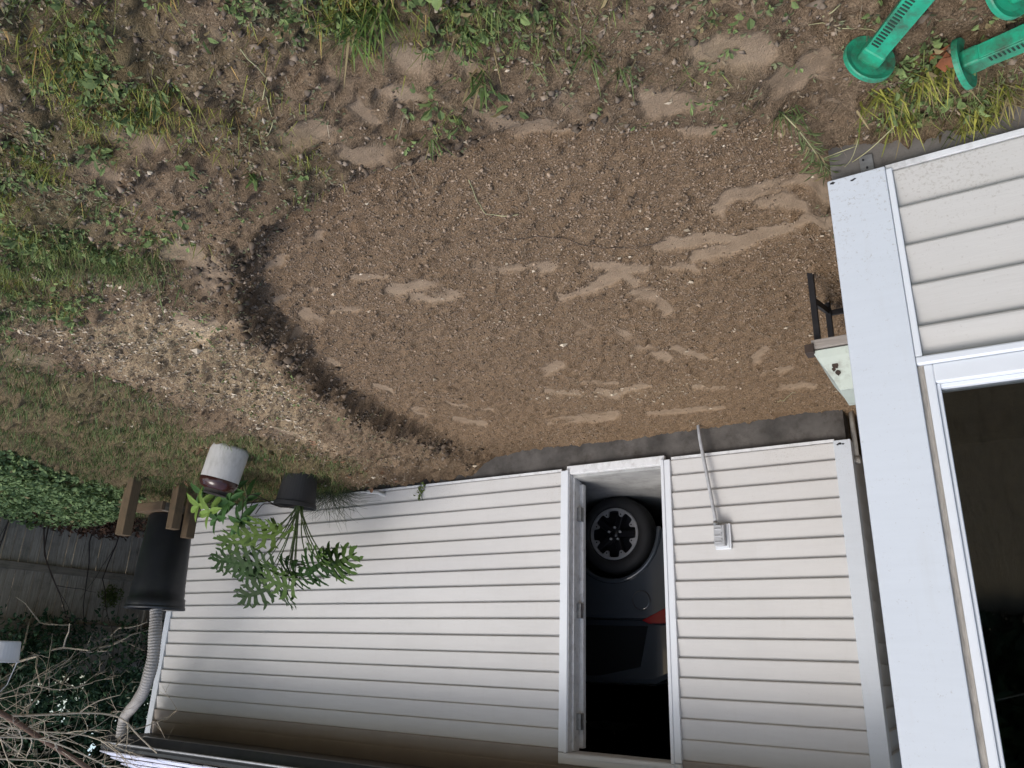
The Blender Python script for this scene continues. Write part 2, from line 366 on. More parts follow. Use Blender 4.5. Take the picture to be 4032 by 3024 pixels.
def chip_mask(X, Y):
    r = np.zeros(X.shape); wx = X+.3*fbm(X, Y, 3, 3, 71); wy = Y+.3*fbm(X, Y, 3, 3, 77)
    for P, s in CW: r = np.maximum(r, s*sstep(.15, -.2, sd_poly(wx, wy, P)))
    return r
def dug_mask(X, Y):
    d = sd_poly(X, Y, DUG) + .10*fbm(X, Y, 3, 3, 5) + .03*fbm(X, Y, 14, 2, 9)
    wv_ = .055+.10*sstep(3.9, 4.8, Y); return sstep(1, -1, d/wv_), d
def height(X, Y, masks=None):
    if masks is None:
        dm, d = dug_mask(X, Y); sm = smooth_mask(X, Y)
    else: dm, d, sm = masks
    h = .035*fbm(X, Y, .9, 3, 1) + .012*fbm(X, Y, 3.1, 2, 21)
    rough = (1-.85*sm)*(.6+.4*(1-dm))
    h = h + rough*(.046*fbm(X, Y, 8, 3, 31)*(1-dm*.75) + .030*fbm(X, Y, 30, 3, 35)) - .007*sm
    cl = np.clip(fbm(X, Y, 22, 2, 38)-.10, 0, 1); h = h + .075*cl*(1-sm)*(1-.45*dm)
    depth = .075 + .035*sstep(3.2, 4.6, Y)*sstep(4.2, 3.0, X) + .05*sstep(4.7, 5.25, Y)*sstep(4.2, 3.2, X)
    h = h - dm*depth
    bank = np.exp(-((d-.07)/.07)**2)*sstep(1.9, 2.5, X)*sstep(4.7, 3.9, Y)
    h = h + .05*bank*(.75+2.2*fbm(X, Y, 8, 3, 51))
    h = h + .07*sstep(3.6, 5.0, X)*sstep(3.6, 4.7, Y) - .055*sstep(4.95, 5.25, Y)*sstep(3.6, 5.0, X)
    return h
def axis(parts):
    o = []
    for a, b, s in parts: o.append(np.arange(a, b, s))
    return np.concatenate(o + [[parts[-1][1]]])
xs = axis([(-60, -8, 6), (-8, -1, .25), (-1, -.5, .05), (-.5, 3.9, .0105), (3.9, 5.5, .018), (5.5, 8, .035), (8, 12, .12), (12, 60, 6)])
ys = axis([(-60, -8, 6), (-8, 0, .25), (0, .4, .05), (.4, 4.2, .0105), (4.2, 5.45, .014), (5.45, 8, .12), (8, 60, 5)])
XX, YY = np.meshgrid(xs, ys); fx, fy = XX.ravel(), YY.ravel()
dm, dd = dug_mask(fx, fy); sm = smooth_mask(fx, fy); hz = height(fx, fy, (dm, dd, sm))
gm = green_mask(fx, fy)*(1-dm); cm = chip_mask(fx, fy)
nx, ny = len(xs), len(ys)
I = np.arange(nx*ny).reshape(ny, nx)
Fq = np.stack([I[:-1, :-1], I[:-1, 1:], I[1:, 1:], I[1:, :-1]], -1).reshape(-1, 4)
# soil material
m, nt, b = new_mat('soil'); p = pos(nt)
aD, aS, aG, aC, aB = (attr(nt, n).outputs['Fac'] for n in ('dug', 'trod', 'green', 'chips', 'bank'))
n1 = noise(nt, p, 3.5, 4); n2 = noise(nt, p, 38, 5, .7); n3 = noise(nt, p, 170, 4, .7); n4 = noise(nt, p, 420, 2, .6)
loose = ramp(nt, n2, [(.30, (.10, .073, .050)), (.5, (.235, .176, .124)), (.68, (.34, .260, .188))])
loose = mix(nt, .55, loose, ramp(nt, n3, [(.36, (.050, .036, .025)), (.50, (.225, .168, .118)), (.66, (.46, .360, .265))]))
turf = ramp(nt, n2, [(.30, (.07, .054, .040)), (.5, (.205, .160, .120)), (.70, (.36, .290, .222))])
turf = mix(nt, .5, turf, ramp(nt, n3, [(.36, (.040, .031, .023)), (.52, (.20, .156, .118)), (.68, (.47, .385, .300))]))
turf = mix(nt, 1.0, turf, (1.12, 1.12, 1.1), 'MULTIPLY')
cc = mix(nt, aD, turf, loose)
cc = mix(nt, ramp(nt, n1, [(.35, (0,)*3), (.7, (.35,)*3)]), cc, mix(nt, .5, cc, (.17, .115, .075)))
tro = ramp(nt, noise(nt, p, 14, 5, .65), [(.3, (.185, .150, .118)), (.7, (.275, .228, .182))])
cc = mix(nt, math_n(nt, 'MULTIPLY', aS, .80), cc, tro)
gr = ramp(nt, n2, [(.3, (.034, .034, .019)), (.5, (.11, .108, .056)), (.7, (.21, .20, .105))])
cc = mix(nt, math_n(nt, 'MULTIPLY', aG, .72), cc, gr)
cf = ramp(nt, math_n(nt, 'ADD', noise(nt, p, 75, 3, .8), math_n(nt, 'MULTIPLY', aC, .22)), [(.60, (0,)*3), (.70, (.9,)*3)])
cc = mix(nt, math_n(nt, 'MULTIPLY', cf, aC), cc, (.50, .42, .30))
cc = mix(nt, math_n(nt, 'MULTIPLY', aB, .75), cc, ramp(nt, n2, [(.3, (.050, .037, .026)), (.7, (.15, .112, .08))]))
st = ramp(nt, noise(nt, p, 130, 1, .5), [(.735, (0,)*3), (.76, (.7,)*3)]); cc = mix(nt, st, cc, (.36, .32, .26))
cc = mix(nt, 1.0, cc, (1.32, 1.20, 1.02), 'MULTIPLY')
nt.links.new(cc, b.inputs['Base Color']); b.inputs['Roughness'].default_value = .95; b.inputs['Specular IOR Level'].default_value = .15
hh = math_n(nt, 'ADD', n2, math_n(nt, 'ADD', math_n(nt, 'MULTIPLY', n3, .8), math_n(nt, 'MULTIPLY', n4, .35)))
hh = math_n(nt, 'MULTIPLY', hh, math_n(nt, 'SUBTRACT', 1.0, math_n(nt, 'MULTIPLY', aS, .72)))
bump(nt, b, hh, 1.0, .022); M['soil'] = m
g = np_mesh('ground', np.stack([fx, fy, hz], 1), Fq, M['soil'], smooth=True)
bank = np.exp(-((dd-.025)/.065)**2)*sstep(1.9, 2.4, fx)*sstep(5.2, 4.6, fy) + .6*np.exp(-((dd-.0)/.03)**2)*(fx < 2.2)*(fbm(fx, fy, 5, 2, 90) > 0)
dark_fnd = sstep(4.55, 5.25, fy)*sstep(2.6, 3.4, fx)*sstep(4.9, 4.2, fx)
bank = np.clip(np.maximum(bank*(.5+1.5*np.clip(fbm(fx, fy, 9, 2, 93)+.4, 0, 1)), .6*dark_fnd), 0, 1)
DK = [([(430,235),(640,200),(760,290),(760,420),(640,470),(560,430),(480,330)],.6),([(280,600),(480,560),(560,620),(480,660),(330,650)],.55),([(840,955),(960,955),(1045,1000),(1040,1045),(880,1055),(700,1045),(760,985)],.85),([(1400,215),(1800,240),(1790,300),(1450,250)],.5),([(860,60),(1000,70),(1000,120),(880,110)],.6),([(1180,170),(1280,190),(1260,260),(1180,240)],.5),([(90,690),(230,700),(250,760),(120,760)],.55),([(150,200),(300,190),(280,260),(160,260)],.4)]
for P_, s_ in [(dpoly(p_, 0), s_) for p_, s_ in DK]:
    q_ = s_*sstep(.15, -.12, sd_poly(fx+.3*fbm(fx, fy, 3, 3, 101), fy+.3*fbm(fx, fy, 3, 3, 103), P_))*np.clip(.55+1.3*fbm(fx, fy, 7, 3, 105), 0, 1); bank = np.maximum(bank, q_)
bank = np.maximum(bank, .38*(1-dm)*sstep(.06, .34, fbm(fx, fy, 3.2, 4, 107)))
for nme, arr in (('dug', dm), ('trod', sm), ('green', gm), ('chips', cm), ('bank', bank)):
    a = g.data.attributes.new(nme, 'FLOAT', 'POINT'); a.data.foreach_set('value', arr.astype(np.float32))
g['kind'] = 'structure'

# ---- scattered soil clods, chips
def scatter(n, x0, x1, y0, y1, dens):
    X = rng.uniform(x0, x1, n); Y = rng.uniform(y0, y1, n); k = rng.uniform(0, 1, n) < dens(X, Y); return X[k], Y[k]
def inside_build(X, Y): return (Y > 5.3) | ((X < .32) & (Y > 2.17))
OCT = np.array([(1,0,0),(-1,0,0),(0,1,0),(0,-1,0),(0,0,1),(0,0,-1)], float)
OCF = np.array([(0,2,4),(2,1,4),(1,3,4),(3,0,4),(2,0,5),(1,2,5),(3,1,5),(0,3,5)])
def clods(name, X, Y, size, cols, flat=(.5, .9), lift=.25, smooth=False):
    n = len(X); Z = height(X, Y)
    s = size[:, None]*rng.uniform(.55, 1.25, (n, 3)); s[:, 2] *= rng.uniform(flat[0], flat[1], n)
    th = rng.uniform(0, 6.283, n); c, si = np.cos(th), np.sin(th)
    P = OCT[None]*s[:, None, :]*rng.uniform(.7, 1.3, (n, 6, 1)) + rng.normal(0, .18, (n, 6, 3))*size[:, None, None]
    Q = P.copy(); Q[..., 0] = P[..., 0]*c[:, None]-P[..., 1]*si[:, None]; Q[..., 1] = P[..., 0]*si[:, None]+P[..., 1]*c[:, None]
    Q += np.stack([X, Y, Z+lift*s[:, 2]], 1)[:, None, :]
    F = (OCF[None]+6*np.arange(n)[:, None, None]).reshape(-1, 3)
    return np_mesh(name, Q.reshape(-1, 3), F, M['clod'], np.repeat(cols, 6, 0), smooth=smooth)
def soilcol(n, lo=(.10, .073, .050), hi=(.40, .30, .208)):
    t = rng.beta(2, 2.2, n)[:, None]; return np.array(lo)*(1-t)+np.array(hi)*t
X, Y = scatter(150000, .3, 3.9, 1.4, 5.3, lambda x, y: (1-smooth_mask(x, y)*.93)*dug_mask(x, y)[0]*(.35+.65*sstep(4.6, 2.5, y)))
k = ~inside_build(X, Y); X, Y = X[k], Y[k]
o = clods('loose_soil_crumbs', X, Y, rng.gamma(2.0, .0012, len(X))+.0014, soilcol(len(X)), smooth=True)
tag(o, 'loose brown soil crumbs over the raked dug-out area', 'soil'); o['kind'] = 'stuff'
X, Y = scatter(42000, -.4, 4.6, .5, 4.9, lambda x, y: (1-dug_mask(x, y)[0])*(1-smooth_mask(x, y)*.9)*(.35+.65*(fbm(x, y, 2.5, 2, 12) > 0)))
k = ~inside_build(X, Y); X, Y = X[k], Y[k]
o = clods('turf_clods', X, Y, rng.gamma(1.8, .0022, len(X))+.002, soilcol(len(X), (.06, .046, .034), (.36, .285, .21)), smooth=True)
tag(o, 'dark broken turf clods around the dug-out area', 'soil'); o['kind'] = 'stuff'
def bankd(x, y):
    d = dug_mask(x, y)[1]; return np.exp(-((d-.03)/.075)**2)*(.25+.75*sstep(1.9, 2.4, x))
X, Y = scatter(70000, 1.2, 4.2, 1.5, 5.2, lambda x, y: bankd(x, y)*.5*np.clip(.35+1.6*fbm(x, y, 6, 2, 97), 0, 1))
o = clods('sod_edge_crumbs', X, Y, rng.gamma(1.8, .0046, len(X))+.002, soilcol(len(X), (.045, .033, .023), (.21, .158, .112)), lift=.6, smooth=True)
tag(o, 'dark crumbling cut edge of the sod along the dug-out area', 'soil'); o['kind'] = 'stuff'
X, Y = scatter(90000, .3, 5.6, .6, 5.2, lambda x, y: .012 + .65*chip_mask(x, y)**1.3)
k = ~inside_build(X, Y); X, Y = X[k], Y[k]
cw = soilcol(len(X), (.26, .21, .14), (.66, .56, .42))
o = clods('wood_chips', X, Y, rng.gamma(2.0, .0021, len(X))+.002, cw, flat=(.3, .6), lift=.9)
tag(o, 'pale wood chips and sawdust strewn over the soil', 'wood chips'); o['kind'] = 'stuff'

# ---- grass blades and weeds
def blades(name, X, Y, L, W, cols, lean=.7, segs=3, zoff=0):
    n = len(X); Z = height(X, Y)+zoff
    th = rng.uniform(0, 6.283, n); dx, dy = np.cos(th), np.sin(th); ln = rng.uniform(.15, 1, n)*lean
    V = np.zeros((n, 2*segs+1, 3)); px_, py_ = -dy, dx
    for i in range(segs+1):
        t = i/segs; r = L*np.sin(t*ln*1.5)/(1.5*np.maximum(ln, .05))*np.minimum(1, ln*1.5); z = L*t*np.cos(t*ln*.9)
        cx = X+dx*r; cyy = Y+dy*r; cz = Z+z
        wd = W*(1-t**1.6)*.5
        if i < segs:
            V[:, 2*i] = np.stack([cx+px_*wd, cyy+py_*wd, cz], 1); V[:, 2*i+1] = np.stack([cx-px_*wd, cyy-py_*wd, cz], 1)
        else: V[:, 2*i] = np.stack([cx, cyy, cz], 1)
    tri = []
    for i in range(segs-1): tri += [(2*i, 2*i+1, 2*i+3), (2*i, 2*i+3, 2*i+2)]
    tri.append((2*segs-2, 2*segs-1, 2*segs))
    F = (np.array(tri)[None]+(2*segs+1)*np.arange(n)[:, None, None]).reshape(-1, 3)
    shade = np.linspace(.75, 1.15, 2*segs+1)[None, :, None]
    return V.reshape(-1, 3), F, (cols[:, None, :]*np.ones_like(shade)).reshape(-1, 3)
def gcol(n, lo, hi, straw=.12, sc_=(.30, .24, .12)):
    t = rng.beta(1.6, 1.8, n)[:, None]; c = np.array(lo)*(1-t)+np.array(hi)*t
    k = rng.uniform(0, 1, n) < straw; c[k] = np.array(sc_)*rng.uniform(.6, 1.2, (k.sum(), 1)); return c
def gd(x, y): return green_mask(x, y)*(1-dug_mask(x, y)[0])*(1-.8*smooth_mask(x, y))
X, Y = scatter(190000, -.6, 3.6, .3, 2.3, lambda x, y: gd(x, y)**1.2*np.clip(.35+1.6*fbm(x, y, 6, 3, 15), 0, 1))
k = ~inside_build(X, Y); X, Y = X[k], Y[k]
yt = sstep(-.1, .35, fbm(X, Y, 1.3, 2, 55)+.35*((X > 1.9) & (Y < 2.0)))[:, None]
A1 = blades('', X, Y, rng.gamma(3, .010, len(X))+.01, rng.uniform(.0015, .004, len(X)), gcol(len(X), (.07, .105, .032), (.24, .30, .09))*(1+yt*np.array([.55, .25, -.15])), .95)
X2, Y2 = scatter(330000, 2.2, 9.2, 1.2, 5.3, lambda x, y: gd(x, y)**1.2*np.clip(.45+1.2*fbm(x, y, 5, 3, 16), 0, 1)*.6)
A2 = blades('', X2, Y2, rng.gamma(3, .011, len(X2))+.012, rng.uniform(.003, .006, len(X2)), gcol(len(X2), (.05, .082, .026), (.17, .235, .075), .12), .95)
n0 = len(A1[0])
o = np_mesh('grass', np.vstack([A1[0], A2[0]]), np.vstack([A1[1], A2[1]+n0]), M['grass'], np.vstack([A1[2], A2[2]]))
tag(o, 'patchy short grass on the unmown lawn around the bare soil', 'grass'); o['kind'] = 'stuff'
X, Y = scatter(60000, -.6, 4.6, .3, 4.6, lambda x, y: (1-dug_mask(x, y)[0])*(1-.75*smooth_mask(x, y))*np.clip(.28+1.5*fbm(x, y, 4, 3, 28), 0, 1)*(.35+.65*sstep(.05, .4, green_mask(x, y)))*(1-.6*chip_mask(x, y)))
k = ~inside_build(X, Y); X, Y = X[k], Y[k]; m_ = len(X)
th = rng.uniform(0, 6.283, m_*3); el = rng.uniform(-.1, .7, m_*3); Dd = np.stack([np.cos(th)*np.cos(el), np.sin(th)*np.cos(el), np.sin(el)], 1)
Pp = np.repeat(np.stack([X, Y, height(X, Y)+.003], 1), 3, 0)+Dd*rng.uniform(0, .008, (m_*3, 1))
V_, F_, C_c = (lambda L, W, cl: (np.stack([Pp, Pp+Dd*L*.55+np.stack([-Dd[:, 1], Dd[:, 0], Dd[:, 2]*0], 1)*W, Pp+Dd*L+np.array([0, 0, -.002]), Pp+Dd*L*.55-np.stack([-Dd[:, 1], Dd[:, 0], Dd[:, 2]*0], 1)*W], 1).reshape(-1, 3), np.arange(m_*12).reshape(-1, 4), np.repeat(cl, 4, 0)))(rng.uniform(.008, .024, (m_*3, 1)), rng.uniform(.002, .0065, (m_*3, 1)), gcol(m_*3, (.07, .078, .04), (.26, .275, .14), .3, (.28, .22, .14)))
o = np_mesh('withered_weeds', V_, F_, M['leaf_matte'], C_c); tag(o, 'grey-green withered weeds matted over the bare lawn', 'weeds'); o['kind'] = 'stuff'
# dead thatch / rootlets lying around
X, Y = scatter(26000, -.4, 5.2, .4, 5.1, lambda x, y: (.25+.75*(fbm(x, y, 3, 2, 19) > .02))*(1-.85*smooth_mask(x, y))*(.25+.75*(1-dug_mask(x, y)[0])))
k = ~inside_build(X, Y); X, Y = X[k], Y[k]
A = blades('', X, Y, rng.gamma(2.2, .013, len(X))+.008, rng.uniform(.0012, .0028, len(X)), gcol(len(X), (.07, .053, .038), (.24, .185, .125), .12, (.40, .34, .24)), 1.9, 3, .002)
o = np_mesh('dead_thatch', *A[:2], M['grass'], A[2]); tag(o, 'dead thatch and rootlets lying on the soil', 'thatch'); o['kind'] = 'stuff'
# broad-leaved weeds: small rosettes of folded leaves
def leaves(P, D, Lf, Wf, cols, nrm_jit=.5, fold=.25):
    """P base points, D directions, one kite-shaped folded leaf each"""
    n = len(P); D = D/np.linalg.norm(D, axis=1)[:, None]
    upv = np.array([0, 0, 1.])+rng.normal(0, nrm_jit, (n, 3)); S = np.cross(D, upv); S /= np.linalg.norm(S, axis=1)[:, None]+1e-9
    Nn = np.cross(S, D)
    L = Lf[:, None]; W = Wf[:, None]
    V = np.stack([P, P+D*L*.35+S*W*.5+Nn*W*fold, P+D*L*.75+S*W*.38+Nn*W*fold*.8, P+D*L-Nn*L*.12, P+D*L*.75-S*W*.38+Nn*W*fold*.8, P+D*L*.35-S*W*.5+Nn*W*fold, P+D*L*.5], 1)
    T = np.array([(0,1,6),(1,2,6),(2,3,6),(3,4,6),(4,5,6),(5,0,6)])
    F = (T[None]+7*np.arange(n)[:, None, None]).reshape(-1, 3)
    return V.reshape(-1, 3), F, np.repeat(cols, 7, 0)
def rosettes(X, Y, per, size):
    n = len(X); Z = height(X, Y); X = np.repeat(X, per); Y = np.repeat(Y, per); Z = np.repeat(Z, per); s = np.repeat(size, per); m = len(X)
    th = rng.uniform(0, 6.283, m); el = rng.uniform(-.1, .9, m)
    D = np.stack([np.cos(th)*np.cos(el), np.sin(th)*np.cos(el), np.sin(el)], 1)
    P = np.stack([X, Y, Z+.006], 1)+D*s[:, None]*rng.uniform(.1, .8, m)[:, None]
    return P, D, s*rng.uniform(.6, 1.2, m), s*rng.uniform(.35, .75, m)
X, Y = scatter(42000, -.6, 4.4, .3, 3.4, lambda x, y: (gd(x, y)+.04*(1-dug_mask(x, y)[0]))*np.clip(.35+2.0*fbm(x, y, 3.5, 3, 25), 0, 1))
k = ~inside_build(X, Y); X, Y = X[k], Y[k]
P, D, Lf, Wf = rosettes(X, Y, 5, rng.gamma(3, .0042, len(X))+.006)
A = leaves(P, D, Lf, Wf, gcol(len(P), (.075, .11, .042), (.25, .33, .12), .14, (.25, .20, .10)))
o = np_mesh('low_weeds', *A[:2], M['leaf_matte'], A[2]); tag(o, 'small broad-leaved weeds growing through the bare lawn', 'weeds'); o['kind'] = 'stuff'

# ================================================================== GARAGE
def rz(r): return r+CZ                        # heights measured from the eye
GY = 5.336; LAP = .127
L0 = rz(-1.3298)                              # first lap line
GX0, GX1 = .725, 7.655
SB = rz(-1.448)                               # bottom of the siding
gar = thing('garage', 'long garage clad in beige lap siding with an open doorway and white trim', 'garage', (4.2, GY, 0))
def G_(o): return off(o, gar)
DX0, DX1 = 2.03, 2.795                        # clear door opening
def plank(x0, x1, z0, z1, lift=0., Y=GY):
    h = z1-z0
    pts = [(Y+.02, z0+.006), (Y-.006-lift, z0+.002), (Y-.012-lift, z0), (Y-.0165-lift, z0+.003), (Y-.0180-lift, z0+.008), (Y-.0172-lift, z0+.014), (Y+.003-lift, z1+.012), (Y+.02, z1+.012)]
    return MB().prof(pts, 'x', x0, x1)
tops = [SB]+[L0+LAP*k for k in range(16)]
rows = list(zip(tops[:-1], tops[1:]))
for i, (a, b2) in enumerate(rows):
    hgt_ok = True
    seam = random.uniform(3.7, 6.6)
    if i % 3 == 2 or i == 0:
        G_(plank(2.872, GX1-.06, a, b2).build('siding_plank', M['siding'], gar))
    else:
        G_(plank(2.872, seam+.03, a, b2, .0016).build('siding_plank', M['siding'], gar))
        G_(plank(seam, GX1-.06, a, b2).build('siding_plank', M['siding'], gar))
    if i in (2, 5, 9):
        s2 = random.uniform(1.1, 1.6)
        G_(plank(GX0+.08, s2+.02, a, b2, .0014).build('siding_plank', M['siding'], gar)); G_(plank(s2, 1.955, a, b2).build('siding_plank', M['siding'], gar))
    else:
        G_(plank(GX0+.08, 1.955, a, b2).build('siding_plank', M['siding'], gar))
    # side wall, seen in the gap beside the house
    pts = [(GX0+.02, a+.004), (GX0-.006, a), (GX0-.0185, a+.006), (GX0+.002, b2+.012), (GX0+.02, b2+.012)]
    G_(MB().prof(pts, 'y', GY+.07, 10.9).build('siding_plank', M['siding'], gar))
top15 = tops[-1]; EZ = rz(.80)
for (x0, x1) in ((2.872, GX1-.06), (GX0+.08, 1.955)):
    G_(plank(x0, x1, top15, top15+.11).build('frieze_plank', M['frieze'], gar)); G_(plank(x0, x1, top15+.11, EZ-.004).build('frieze_plank', M['frieze'], gar))
G_(plank(1.955, 2.872, rz(.67), EZ-.004).build('frieze_plank', M['frieze'], gar))
# starter strip with chipped edge
for (x0, x1) in ((2.876, GX1-.06), (GX0+.08, 1.95)):
    G_(MB().box(x0, x1, GY-.017, GY+.01, SB-.022, SB-.002).build('starter_strip', M['oldtrim'], gar))
# corner posts
G_(MB().prof([(GX0-.022, GY-.026), (GX0+.085, GY-.026), (GX0+.085, GY+.01), (GX0-.0, GY+.01), (GX0, GY+.085), (GX0-.022, GY+.085)], 'z', SB-.01, EZ-.004).build('corner_post', M['post'], gar, bevel=.004))
G_(MB().box(GX1-.065, GX1+.02, GY-.026, GY+.06, SB-.02, EZ+.02).build('corner_post', M['post'], gar, bevel=.004))
for (x_, z_, r_) in ((.752, .020, .009), (.772, .016, .012), (.785, .022, .008)):
    q_ = [(x_+r_*(1+.35*math.sin(5*t+x_*90))*math.cos(t), SB+z_+.6*r_*(1+.3*math.cos(3*t))*math.sin(t)) for t in np.linspace(0, 6.283, 11)[:-1]]
    G_(MB().prof(q_, 'y', GY-.0272, GY-.0262).build('chip', M['blackmetal'], gar))
# foundation
G_(MB().box(GX0+.01, GX1-.01, GY+.012, GY+.2, -.6, SB-.012).build('foundation', M['garage_footing'], gar))
# shell behind the siding
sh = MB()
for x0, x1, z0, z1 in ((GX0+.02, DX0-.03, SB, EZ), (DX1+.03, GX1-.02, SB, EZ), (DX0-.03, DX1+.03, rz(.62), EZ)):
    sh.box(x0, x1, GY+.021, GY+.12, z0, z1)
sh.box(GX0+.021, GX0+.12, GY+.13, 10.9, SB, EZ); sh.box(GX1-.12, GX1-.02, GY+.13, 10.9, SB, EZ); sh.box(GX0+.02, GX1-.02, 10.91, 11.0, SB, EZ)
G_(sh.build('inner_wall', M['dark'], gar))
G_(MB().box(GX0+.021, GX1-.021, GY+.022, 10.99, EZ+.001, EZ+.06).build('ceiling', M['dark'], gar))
FLZ = rz(-1.41)
G_(MB().box(GX0+.13, GX1-.13, GY+.21, 10.9, -.3, FLZ).build('floor_slab', M['slab'], gar))
for i, x in enumerate((3.35, 3.85, 4.35, 4.85, 5.35)):
    G_(MB().box(x, x+.06, 10.80, 10.905, FLZ, EZ).build('wall_stud', M['stud'], gar))
# soffit, fascia, gutter, roof
EY = 4.82
RX0, RX1 = GX0-.22, 7.40
G_(MB().box(RX0, RX1+.18, EY, GY-.005, EZ, EZ+.012).build('soffit', M['soffit'], gar))
G_(MB().box(RX0, RX1+.02, EY-.022, EY-.002, EZ-.03, EZ+.14).build('fascia', M['soffit'], gar))
gp = [(EY-.024, EZ-.045), (EY-.075, EZ-.045), (EY-.10, EZ-.005), (EY-.118, EZ+.02), (EY-.118, EZ+.05), (EY-.130, EZ+.062), (EY-.130, EZ+.085), (EY-.118, EZ+.085), (EY-.112, EZ+.055), (EY-.07, EZ-.037), (EY-.03, EZ-.037), (EY-.024, EZ+.085), (EY-.020, EZ+.085), (EY-.020, EZ-.045)]
gu = G_(MB().prof(gp, 'x', RX0, RX1).build('gutter', M['gutter'], gar))
lip = MB().tube([(RX0, EY-.126, EZ+.030), (RX1, EY-.126, EZ+.030)], .009, 8); G_(lip.build('gutter_highlight_bead', M['conduit'], gar, smooth=True))  # pale bead paints the highlight line along the dark gutter
pitch = math.radians(27)
def roofpt(x, s, lift=0.): return (x, EY-.125+s*math.cos(pitch)-lift*math.sin(pitch), EZ+.092+s*math.sin(pitch)+lift*math.cos(pitch))
def slab4(x0, x1, s0, s1, l0, l1, th):
    v = [roofpt(x0, s0, l0), roofpt(x1, s0, l0), roofpt(x1, s1, l1), roofpt(x0, s1, l1)]
    u = [roofpt(x0, s0, l0-th), roofpt(x1, s0, l0-th), roofpt(x1, s1, l1-th), roofpt(x0, s1, l1-th)]
    return v+u, [(0,1,2,3),(7,6,5,4),(0,4,5,1),(1,5,6,2),(2,6,7,3),(3,7,4,0)]
G_(MB().add(*slab4(RX0, RX1, 0, 3.6, 0, 0, .02)).build('roof_deck', M['soffit'], gar))
for r_ in range(12):
    s0 = .14*r_; q = MB(); x = RX0-random.uniform(0, .2)
    while x < RX1:
        w_ = random.uniform(.13, .24); xa = max(x, RX0); xb = min(x+w_-.008, RX1)
        if xb-xa > .03: q.add(*slab4(xa, xb, s0-random.uniform(0, .012), s0+.15, .022+random.uniform(0, .006), .004, .010))
        x += w_
    G_(q.build('shingle_course', M['roof'], gar))
# ---- doorway
fr_ = G_(MB().box(DX0-.075, DX0-.002, GY-.034, GY+.01, SB-.004, rz(.595)).build('door_casing', M['trim'], gar, bevel=.005))
G_(MB().box(DX0-.028, DX0-.004, GY-.042, GY-.0345, SB-.004, rz(.60)).build('door_casing', M['trim'], gar, bevel=.003))
G_(MB().box(DX1+.004, DX1+.078, GY-.034, GY+.01, SB-.004, rz(.595)).build('door_casing', M['trim'], gar, bevel=.005))
G_(MB().box(DX1+.007, DX1+.03, GY-.042, GY-.0345, SB-.004, rz(.60)).build('door_casing', M['trim'], gar, bevel=.003))
G_(MB().box(DX0-.075, DX1+.078, GY-.034, GY+.01, rz(.598), rz(.672)).build('door_casing', M['trim'], gar, bevel=.005))
G_(MB().box(DX0-.03, DX1+.03, GY-.042, GY-.0345, rz(.603), rz(.63)).build('door_casing', M['trim'], gar, bevel=.003))
jb = MB().box(DX0-.03, DX0-.001, GY+.011, GY+.15, FLZ-.01, rz(.595)); G_(jb.build('door_jamb', M['oldtrim'], gar, bevel=.002))
jb = MB().box(DX1+.001, DX1+.03, GY-.030, GY+.15, FLZ-.01, rz(.595)); G_(jb.build('door_jamb', M['oldtrim'], gar, bevel=.002))
G_(MB().box(DX0-.03, DX1+.03, GY+.011, GY+.15, rz(.597), rz(.625)).build('door_jamb', M['oldtrim'], gar, bevel=.002))
G_(MB().box(DX1-.012, DX1, GY+.03, GY+.075, FLZ, rz(.59)).build('door_stop', M['oldtrim'], gar, bevel=.002))
G_(MB().box(DX0-.03, DX1+.03, GY-.024, GY+.02, SB-.04, FLZ-.012).build('door_sill', M['oldtrim'], gar, bevel=.004))
G_(MB().box(DX0-.001, DX1+.001, GY+.021, GY+.209, FLZ-.02, FLZ+.010).build('threshold', M['slab'], gar, bevel=.004))
door = G_(MB().box(DX1+.006, DX1+.74, GY+.158, GY+.198, FLZ+.012, rz(.58)).build('door', M['trim'], gar, bevel=.003))
G_(MB().box(DX1-.030, DX1+.004, GY+.152, GY+.196, FLZ+.04, rz(.58)).build('door_edge', M['oldtrim'], gar, bevel=.003))
for zc in (-1.12, -.38, .40):
    hb = G_(MB().box(DX1-.034, DX1-.0005, GY+.10, GY+.1515, rz(zc-.055), rz(zc+.055)).build('hinge', M['metal'], gar))
    kn = G_(MB().tube([(DX1-.030, GY+.148, rz(zc-.055)), (DX1-.030, GY+.148, rz(zc+.055))], .0075, 8).build('hinge_pin', M['metal'], hb, smooth=True)); kn.data.transform(Matrix.Identity(4))
# ---- flexible downspout from the gutter down to the barrel
dp = [(7.20, EY-.075, EZ-.02), (7.20, EY-.078, rz(.66)), (7.16, EY-.10, rz(.60)), (7.02, EY-.14, rz(.52)), (6.84, 4.60, rz(.455)), (6.70, 4.55, rz(.36)), (6.62, 4.52, rz(.24)), (6.585, 4.51, rz(.08)), (6.60, 4.50, rz(-.10)), (6.63, 4.50, rz(-.24)), (6.655, 4.50, rz(-.345))]
def resample(pts, step):
    pts = [np.array(p, float) for p in pts]; out = []
    # Catmull-Rom
    P = [pts[0]]+pts+[pts[-1]]
    for i in range(1, len(P)-2):
        n = max(2, int(np.linalg.norm(P[i+1]-P[i])/step))
        for k in range(n):
            t = k/n; a, b_, c_, d_ = P[i-1], P[i], P[i+1], P[i+2]
            out.append(.5*((2*b_)+(-a+c_)*t+(2*a-5*b_+4*c_-d_)*t*t+(-a+3*b_-3*c_+d_)*t**3))
    out.append(pts[-1]); return out
sp = resample(dp, .006)
G_(MB().tube(sp, [(.043+.010*min(1, i/len(sp)*1.3))+(.0045 if i % 4 < 2 else 0)+.002*math.sin(i*.13) for i in range(len(sp))], 14).build('downspout', M['corr'], gar, smooth=True))

